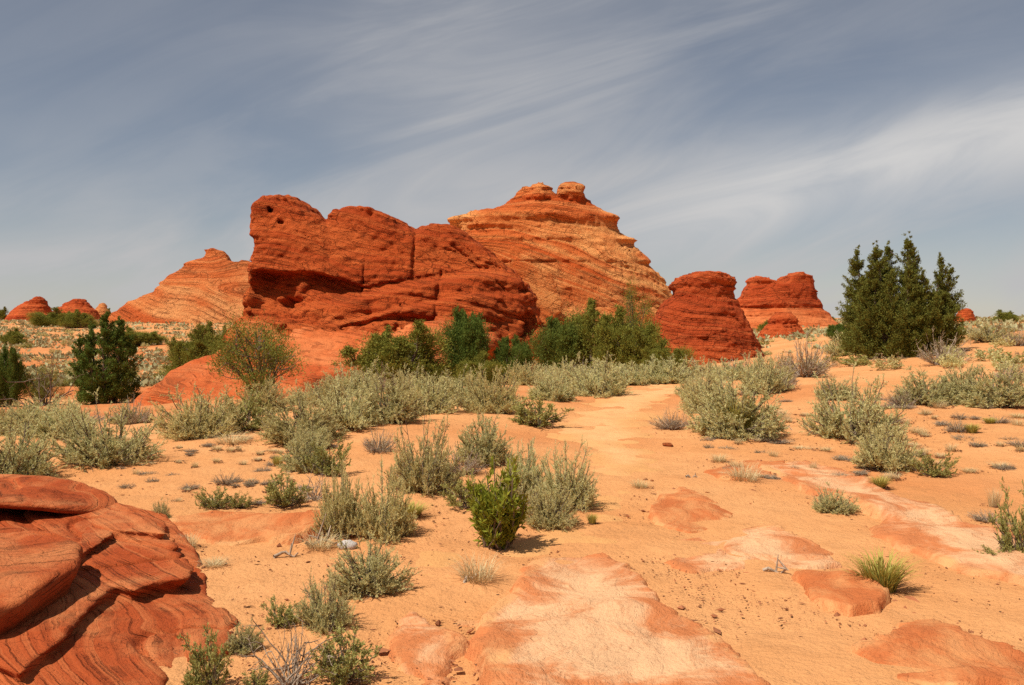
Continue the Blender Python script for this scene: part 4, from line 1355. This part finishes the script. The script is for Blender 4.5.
# --- shrubs one by one: kind, centre px, base py, width, height, label
S = [
    ('sage0', 6, 479, 84, 64, 'broad grey sagebrush cut by the left edge, above the red boulder'),
    ('sage1', 106, 463, 76, 54, 'wide grey-green sagebrush alone in the sand at left, below the dark upright juniper'),
    ('pale0', 60, 436, 56, 34, 'grey sagebrush in the back row between the two big left sages'),
    ('sage2', 28, 434, 50, 32, 'grey sagebrush in the back row at the left edge'),
    ('brown0', 133, 424, 40, 30, 'brownish sagebrush behind the wide left sage'),
    ('pale1', 203, 437, 64, 46, 'pale grey-green sagebrush just below the tip of the red apron'),
    ('olive0', 246, 430, 44, 38, 'brighter green shrub below the open yellowish tree'),
    ('sage3', 266, 413, 44, 32, 'grey-green sagebrush at the foot of the open yellowish tree'),
    ('sage0', 300, 440, 70, 42, 'dark grey sagebrush at the left end of the long sage row'),
    ('pale2', 346, 428, 60, 46, 'pale sagebrush left of middle in the long sage row'),
    ('sage1', 386, 422, 58, 50, 'tall-tipped sagebrush below the yellow-green juniper'),
    ('brown1', 379, 452, 34, 26, 'small round brown shrub in open sand below the long sage row'),
    ('pale0', 430, 412, 56, 38, 'pale sagebrush in the row below the tall dark juniper'),
    ('sage2', 462, 404, 44, 32, 'grey sagebrush in the row right below the low round bush'),
    ('pale1', 492, 412, 48, 42, 'woody sagebrush with grey branches on the crest left of the trail'),
    ('sage3', 424, 491, 62, 68, 'tall grey sagebrush standing in the middle of the left sand'),
    ('sage0', 484, 462, 50, 46, 'rounded grey-green sagebrush up the slope, left of the trail bend'),
    ('brown0', 462, 474, 40, 30, 'scrubby grey-brown shrub between two grey sages left of the trail'),
    ('olive1', 536, 426, 46, 32, 'yellow-green mounded shrub on the left bank of the trail'),
    ('pale2', 551, 400, 42, 30, 'small pale sagebrush behind the yellow-green mound'),
    ('pale0', 598, 396, 54, 36, 'pale sagebrush with a drooping side on the sand bank at the trail head'),
    ('pale1', 572, 392, 40, 30, 'pale sagebrush left of the drooping one at the trail head'),
    ('pale2', 632, 385, 40, 22, 'low pale sagebrush at the far end of the trail'),
    ('pale0', 668, 384, 44, 26, 'pale sagebrush closing the far end of the trail, below the capped dome'),
    ('sage1', 310, 448, 38, 24, 'small sagebrush just under the dark grey end of the row'),
    ('sage2', 306, 471, 42, 40, 'upright grey-green sagebrush, left one of a touching pair'),
    ('olive0', 328, 474, 34, 34, 'olive sagebrush, right one of a touching pair'),
    ('olive1', 284, 506, 40, 34, 'scruffy low green shrub left of the bare grey twigs'),
    ('twig0', 312, 500, 40, 34, 'tangle of bare grey twigs between green shrubs'),
    ('pale3', 340, 533, 44, 62, 'narrow tall sagebrush, left of two near the red slab'),
    ('pale0', 384, 535, 54, 62, 'tall sagebrush with open top, right of two near the red slab'),
    ('sage1', 368, 592, 68, 56, 'rounded silver-green sagebrush beside the white stone'),
    ('sage2', 326, 628, 48, 54, 'upright dark green sagebrush above the dead branches'),
    ('olive0', 281, 626, 34, 26, 'thin sprig of sagebrush left of the upright dark green one'),
    ('olive1', 345, 680, 62, 54, 'leafy shrub growing out of the right side of the dead branches'),
    ('twig1', 292, 684, 84, 62, 'sprawling dead grey branches at the bottom of the sand'),
    ('olive0', 210, 690, 46, 62, 'thin upright shrub with brown stems at the bottom beside the red outcrop'),
    ('sage3', 244, 650, 30, 28, 'small grey-green shrub between the red outcrop and the dead branches'),
    ('olive1', 257, 690, 26, 22, 'little leafy sprig at the bottom edge left of the dead branches'),
    ('pale0', 520, 498, 42, 52, 'left of two tall pale sages at the trail edge'),
    ('pale1', 563, 506, 50, 58, 'right and taller of two pale sages at the trail edge'),
    ('sage2', 550, 526, 48, 38, 'low leafy sagebrush in front of the two tall pale sages'),
    ('green', 498, 547, 44, 82, 'bright green pointed shrub standing in open sand near the centre'),
    ('olive1', 466, 508, 46, 32, 'olive clump left of the bright green shrub'),
    ('twig0', 524, 512, 30, 26, 'dead forked branch leaning beside the bright green shrub'),
    ('sage3', 736, 435, 74, 62, 'large round grey-green sagebrush at the right side of the trail'),
    ('pale1', 706, 412, 44, 44, 'pale feathery sagebrush left of the large round one'),
    ('pale2', 764, 392, 44, 38, 'pale sagebrush behind the large round one'),
    ('brown1', 672, 428, 30, 20, 'small grey-brown shrub at the right edge of the trail'),
    ('grass0', 736, 436, 42, 40, 'yellow-stalked shrub in front of the large round sagebrush'),
    ('brown0', 804, 377, 54, 46, 'rounded grey-brown bare shrub on the slope left of the juniper'),
    ('brown1', 781, 390, 30, 28, 'smaller brown shrub below the rounded grey-brown one'),
    ('sage0', 853, 438, 74, 58, 'dense grey-green sagebrush casting a dark shadow, below the large juniper'),
    ('sage1', 836, 400, 34, 22, 'small sagebrush behind the dense one below the juniper'),
    ('pale0', 886, 468, 60, 42, 'pale mounded sagebrush lower right of the dense one'),
    ('olive0', 933, 476, 30, 24, 'small olive shrub right of the pale mounded one'),
    ('sage2', 834, 512, 38, 22, 'low cushion shrub on the long slab'),
    ('sage3', 926, 404, 52, 32, 'grey sagebrush at the left end of the right-hand row'),
    ('sage0', 962, 402, 40, 36, 'grey sagebrush in the middle of the right-hand row'),
    ('sage1', 1000, 406, 56, 42, 'broad sagebrush at the right end of the right-hand row'),
    ('brown0', 902, 406, 28, 22, 'brown twiggy shrub before the right-hand row'),
    ('brown1', 957, 432, 22, 15, 'little dark brown shrub below the right-hand row'),
    ('olive1', 1020, 557, 36, 70, 'leafy shrub cut by the right edge above the long slab'),
    ('brown0', 942, 364, 42, 34, 'grey-brown shrub at the right foot of the large juniper'),
    ('pale1', 925, 350, 30, 20, 'pale shrub tucked against the right foot of the large juniper'),
    ('sage3', 990, 342, 38, 18, 'grey shrub high on the right slope'),
    ('brown1', 1016, 346, 30, 20, 'brown shrub at the right edge high on the slope'),
    ('pale2', 846, 356, 34, 22, 'pale shrub at the left foot of the large juniper'),
    ('brown1', 1012, 380, 34, 18, 'brown shrub at the right edge above the right-hand row'),
    ('grass1', 881, 590, 56, 38, 'yellow-green grass tuft beside the broken red slab'),
    ('straw0', 478, 582, 54, 28, 'pale straw-coloured grass below the bright green shrub'),
    ('straw1', 744, 482, 44, 20, 'dry white grass on the short red slab'),
    ('grass0', 592, 524, 12, 11, 'tiny yellow-green tuft alone in the sand, right of the low leafy sagebrush'),
    ('grass1', 412, 516, 30, 14, 'low green grass right of the tall open-topped sagebrush'),
    ('grass0', 278, 466, 14, 11, 'tiny green tuft left of the touching sage pair'),
    ('brown0', 226, 484, 24, 14, 'small dark brown tuft in the open sand at left'),
    ('olive0', 214, 509, 28, 22, 'small green weed at the upper edge of the flat red slab'),
    ('olive1', 240, 508, 22, 16, 'low weed beside the small green one at the flat red slab'),
    ('sage2', 160, 521, 18, 20, 'small grey-green tuft at the tip of the layered outcrop'),
    ('straw1', 188, 548, 28, 16, 'dry white weed at the right side of the layered outcrop'),
    ('straw0', 232, 443, 48, 10, 'strip of dry brown grass below the pale sage under the apron'),
    ('grass1', 880, 488, 20, 12, 'green tuft under the pale mounded sagebrush'),
    ('grass0', 972, 433, 16, 10, 'yellowish tuft beside the little dark brown shrub'),
    ('grass1', 990, 424, 14, 7, 'short green tuft on the right-hand sand'),
    ('straw0', 994, 506, 18, 20, 'white feathery plant near the right edge'),
    ('olive0', 994, 560, 28, 14, 'low grey weed left of the shrub at the right edge'),
    ('brown1', 990, 522, 34, 12, 'dead log-like twigs under the white feathery plant'),
    ('straw1', 640, 488, 24, 9, 'dry stubble at the end of the smooth trail'),
    ('straw0', 320, 548, 44, 14, 'dry grass scraps along the lower edge of the flat red slab'),
    ('straw1', 215, 566, 34, 8, 'thin dry stems in the sand right of the outcrop'),
]
for (k, px, py, w, h, lab) in S:
    place(k, px, py, w, h, lab)
# filler sages along the crest rows: alike, so they share a label within their group
rs = np.random.default_rng(77)
ROWS = [
    (8, 304, 26, 17, 22, (26, 46), (16, 32), ('pale0', 'sage1', 'pale2', 'brown0', 'pale1', 'olive0'), 'in the thick row along the crest before the red outcrop', 'shrubs along the crest'),
    (7, 520, 18, 25, 29, (28, 44), (15, 25), ('pale1', 'pale0', 'sage2', 'pale2', 'brown1'), 'in the row before the juniper clump', 'shrubs before the juniper clump'),
    (6, 690, 16, 19, 29, (26, 44), (13, 22), ('pale2', 'sage3', 'pale0', 'brown0'), 'in the thicket behind the large round sagebrush', 'shrubs behind the large round sagebrush'),
    (4, 10, 38, 15.5, 18, (28, 46), (16, 28), ('sage0', 'pale1', 'brown1', 'sage2', 'olive1'), 'in the back row along the left edge of the sand', 'shrubs along the left crest')]
for (cnt_, x0_, dx_, d0_, d1_, wr_, hr_, ks_, where, grp) in ROWS:
    for i in range(cnt_):
        k = ks_[i % len(ks_)]
        what = {'pale': 'pale feathery sagebrush', 'sage': 'grey-green sagebrush', 'brow': 'dry grey-brown shrub', 'oliv': 'scruffy olive shrub'}[k[:4]]
        place(k, x0_ + i * dx_ + rs.uniform(-7, 7), 0, rs.uniform(*wr_), rs.uniform(*hr_), what + ' ' + where, grp, D=rs.uniform(d0_, d1_))
# scattered small scrub
n_ = 0
while n_ < 150:
    px, py = rs.uniform(-10, 262), 320 + 78 * rs.uniform() ** 1.6
    p = at(px, py)
    if p[1] > 230 or (px > 150 + (398 - py) * 1.0 and py > 330):
        continue
    w = rs.uniform(0.35, 1.0) * PIX_F / p[1]
    place(('farsage0', 'farsage1', 'farsage2', 'fardry')[n_ % 4], px, py, w, w * rs.uniform(.45, .7), 'small scrub bush dotted over the far left plain', 'scrub over the left plain')
    n_ += 1
n_ = 0
while n_ < 70:
    px, py = rs.uniform(745, 1024), rs.uniform(321, 372)
    p = at(px, py)
    if p[1] > 130:
        continue
    w = rs.uniform(0.3, 0.8) * PIX_F / p[1]
    place(('farsage2', 'farsage1', 'farsage0', 'fardry')[n_ % 4], px, py, w, w * rs.uniform(.4, .65), 'small scrub bush dotted over the sandy slope around the juniper', 'scrub over the right slope')
    n_ += 1
for n_ in range(110):
    px, py = rs.uniform(700, 1022), rs.uniform(385, 480)
    place(('brown0', 'straw0', 'brown1', 'straw1')[n_ % 4], px, py, rs.uniform(8, 24), rs.uniform(3, 9), 'tiny dry tuft on the open sand at right', 'dry tufts on the right-hand sand')
for n_ in range(60):
    px, py = rs.uniform(120, 330), rs.uniform(436, 505)
    place(('brown0', 'straw1', 'brown1', 'straw0')[n_ % 4], px, py, rs.uniform(8, 18), rs.uniform(3, 7), 'tiny dry tuft on the open sand at left', 'dry tufts on the left-hand sand')

# ------------------------------------------------------------------ loose stones and litter
def stone_mesh(name, seed, r=(1, .8, .5), n=14):
    a = np.linspace(0, 2 * np.pi, n, endpoint=False)
    th = np.linspace(0.12, np.pi - 0.12, 9)
    T, A = np.meshgrid(th, a, indexing='ij')
    x, y, z = np.sin(T) * np.cos(A), np.sin(T) * np.sin(A), np.cos(T)
    s = 1 + 0.22 * fbm(x * 1.6 + seed, y * 1.6, z * 1.6, 3, 3)
    V = np.stack([x * s * r[0], y * s * r[1], z * s * r[2]], -1).reshape(-1, 3)
    i = np.arange(9 * n).reshape(9, n)
    j = np.roll(i, -1, 1)
    F = np.stack([i[:-1], i[1:], j[1:], j[:-1]], -1).reshape(-1, 4)
    return mk_mesh(name, V, F, {'bed': V[:, 2]})


p = at(347, 548)
o = obj('stone', stone_mesh('stone', 3), M_WHITE, None, (p[0], p[1], p[2] + 0.02))
o.scale = (0.075, 0.06, 0.075)
tag(o, 'bleached white stone lying behind the rounded silver-green sagebrush', 'stone')
for (px, py, w, lab) in ((707, 494, 5, 'small red stone on the sand right of the crumbled slab'), (645, 481, 6, 'red stone at the end of the smooth trail, left of its mate'), (652, 482, 5, 'red stone at the end of the smooth trail, right of its mate'),
                         (668, 446, 12, 'flat red stone at the right edge of the trail'), (682, 480, 4, 'red stone beside the white stick'), (884, 606, 6, 'broken red stone at the end of the slab by the grass tuft'),
                         (915, 527, 5, 'lone red stone on the long slab')):
    p = at(px, py)
    o = obj('stone', stone_mesh('stone', px), M_NEAR, None, (p[0], p[1], p[2] + 0.01))
    k = w * p[1] / PIX_F * 0.6
    o.scale = (k, k * .8, k * .7)
    o.rotation_euler = (0.1, 0.1, px)
    tag(o, lab, 'stone')


def stick(px, py, ln, ang_, lab, seed):
    r = np.random.default_rng(seed)
    p = at(px, py)
    L = ln * p[1] / PIX_F
    k = 7
    t = np.linspace(-.5, .5, k)
    pts = np.stack([t * L * math.cos(ang_), t * L * math.sin(ang_), 0.02 + 0.02 * np.sin(t * 9 + seed)], 1) + r.normal(size=(k, 3)) * L * 0.03
    lines = [(pts, np.linspace(.014, .006, k))]
    for _ in range(3):
        b = pts[r.integers(2, 6)]
        e = b + np.array([r.normal() * .2 * L, r.normal() * .2 * L, abs(r.normal()) * .08])
        lines.append((np.stack([b, (b + e) / 2, e]), np.array([.008, .006, .003])))
    tag(obj('stick', tube_mesh('stick', lines, 5), M_DEAD, None, tuple(p)), lab, 'stick')


stick(322, 545, 34, 0.5, 'grey driftwood stick left of the white stone', 1)
stick(286, 557, 24, 0.1, 'short dark stick in the sand below the flat red slab', 2)
stick(470, 582, 20, 0.9, 'pale stick in front of the straw-coloured grass', 3)
stick(776, 574, 24, -0.3, 'forked white twig above the red slab near the yellow grass', 4)
stick(692, 479, 12, 0.05, 'thin white stick lying beside a red stone', 5)
stick(778, 430, 30, -0.4, 'grey fallen branch at the right foot of the large round sagebrush', 6)

rl = np.random.default_rng(9)
M_ = 64000
dist = np.exp(rl.uniform(math.log(4.0), math.log(26), M_))
az = rl.uniform(-0.62, 0.62, M_)
lx, ly = dist * np.tan(az), dist
den = fbm(lx / 1.6, ly / 1.6, 0 * lx, 3, 91)
pd = poly_sd(lx, ly, pp)
keep = (den + rl.uniform(-0.7, 0.7, M_) > 0.30) & (pd > -0.15)
lx, ly = lx[keep], ly[keep]
n = len(lx)
lz = gz(lx, ly) + 0.004
sz = 0.0016 + 0.0056 * rl.uniform(0, 1, n) ** 5
sz *= 1 + 0.05 * ly
tone_ = rl.uniform(0, 1, n)
fx, fy, fs, ft = [], [], [], []
for (a_, b_, r_) in FEET:
    m_ = int(min(90, 14 + 130 * r_))
    rr_ = r_ * (0.25 + 1.1 * np.abs(rl.normal(size=m_)) * 0.6)
    ph_ = rl.uniform(0, 6.283, m_)
    fx.append(a_ + rr_ * np.cos(ph_))
    fy.append(b_ + rr_ * np.sin(ph_))
    fs.append((0.003 + 0.007 * rl.uniform(0, 1, m_) ** 3) * (1 + 0.04 * b_))
    ft.append(rl.uniform(0, 0.5, m_))
for P_ in SLAB_EDGE:
    for (ax_, ay2), (bx_, by_) in zip(P_, P_[1:] + P_[:1]):
        ln_ = math.hypot(bx_ - ax_, by_ - ay2)
        m_ = int(10 * ln_)
        t_e = rl.uniform(0, 1, m_) ** 1.6
        fx.append(ax_ + (bx_ - ax_) * t_e + rl.normal(size=m_) * 0.10)
        fy.append(ay2 + (by_ - ay2) * t_e + rl.normal(size=m_) * 0.10)
        fs.append(0.005 + 0.022 * rl.uniform(0, 1, m_) ** 4)
        ft.append(rl.uniform(0.55, 1.0, m_))
lx, ly = np.concatenate([lx] + fx), np.concatenate([ly] + fy)
lz = gz(lx, ly) + 0.004
sz, tone_ = np.concatenate([sz] + fs), np.concatenate([tone_] + ft)
n = len(lx)
octv = np.array([[1, 0, 0], [-1, 0, 0], [0, 1, 0], [0, -1, 0], [0, 0, 1], [0, 0, -1]], float)
octf = np.array([[0, 2, 4], [2, 1, 4], [1, 3, 4], [3, 0, 4], [2, 0, 5], [1, 2, 5], [3, 1, 5], [0, 3, 5]])
el = rl.uniform(0.6, 1.6, (n, 1, 3)) * np.array([1.2, 1.0, 0.6])
el[rl.uniform(size=n) < 0.25, 0, 0] *= 2.4
V = octv[None] * el * sz[:, None, None] + rl.normal(size=(n, 6, 3)) * sz[:, None, None] * 0.2
rt = rl.uniform(0, 6.28, n)
cs, sn = np.cos(rt)[:, None], np.sin(rt)[:, None]
V = np.stack([V[..., 0] * cs - V[..., 1] * sn, V[..., 0] * sn + V[..., 1] * cs, V[..., 2]], -1) + np.stack([lx, ly, lz], 1)[:, None, :]
F = (octf[None] + 6 * np.arange(n)[:, None, None]).reshape(-1, 3)
mL, N, out = new_mat('litter')
tn = N.n('ShaderNodeAttribute', attribute_name='tone').outputs['Fac']
principled(N, out, N.mix(tn, (0.10, 0.045, 0.022), (0.36, 0.13, 0.055)), 0.95)
tag(obj('gravel', mk_mesh('gravel', V.reshape(-1, 3), F, {'tone': np.repeat(tone_, 6)}, False), mL), kind='stuff')

# low ground cover far out, too small to count
rl = np.random.default_rng(19)
M_ = 7000
D_ = np.exp(rl.uniform(math.log(45), math.log(225), M_))
pxs = np.where(rl.uniform(size=M_) < 0.62, rl.uniform(-120, 300, M_), rl.uniform(735, 1150, M_))
cx, cy = (pxs - 512) / PIX_F * D_, D_
ok = fbm(cx / 8.0, cy / 8.0, 0 * cx, 3, 95) + rl.uniform(-.6, .6, M_) > -0.15
cx, cy = cx[ok], cy[ok]
n = len(cx)
cz = gz(cx, cy)
K = 12
Pc = np.repeat(np.stack([cx, cy, cz], 1), K, 0)
r0 = np.repeat(rl.uniform(0.15, 0.42, n) * (1 + D_[ok] / 220), K)
dv = unit(rl.normal(size=(n * K, 3)) * np.array([1, 1, .6]) + np.array([0, 0, .7]))
Pc = Pc + rl.normal(size=(n * K, 3)) * r0[:, None] * np.array([.7, .7, .12])
cov = leaf_mesh('scrub_cover', Pc, dv, r0 * 0.8, r0 * 0.22, np.clip(np.repeat(rl.uniform(0, 1, n), K), 0, 1), rl)
M_COVER = leaf_material('cover_leaves', (0.24, 0.22, 0.10), (0.46, 0.41, 0.21), (0.38, 0.33, 0.16), 0.15)
tag(obj('ground_cover', cov, M_COVER), kind='stuff')
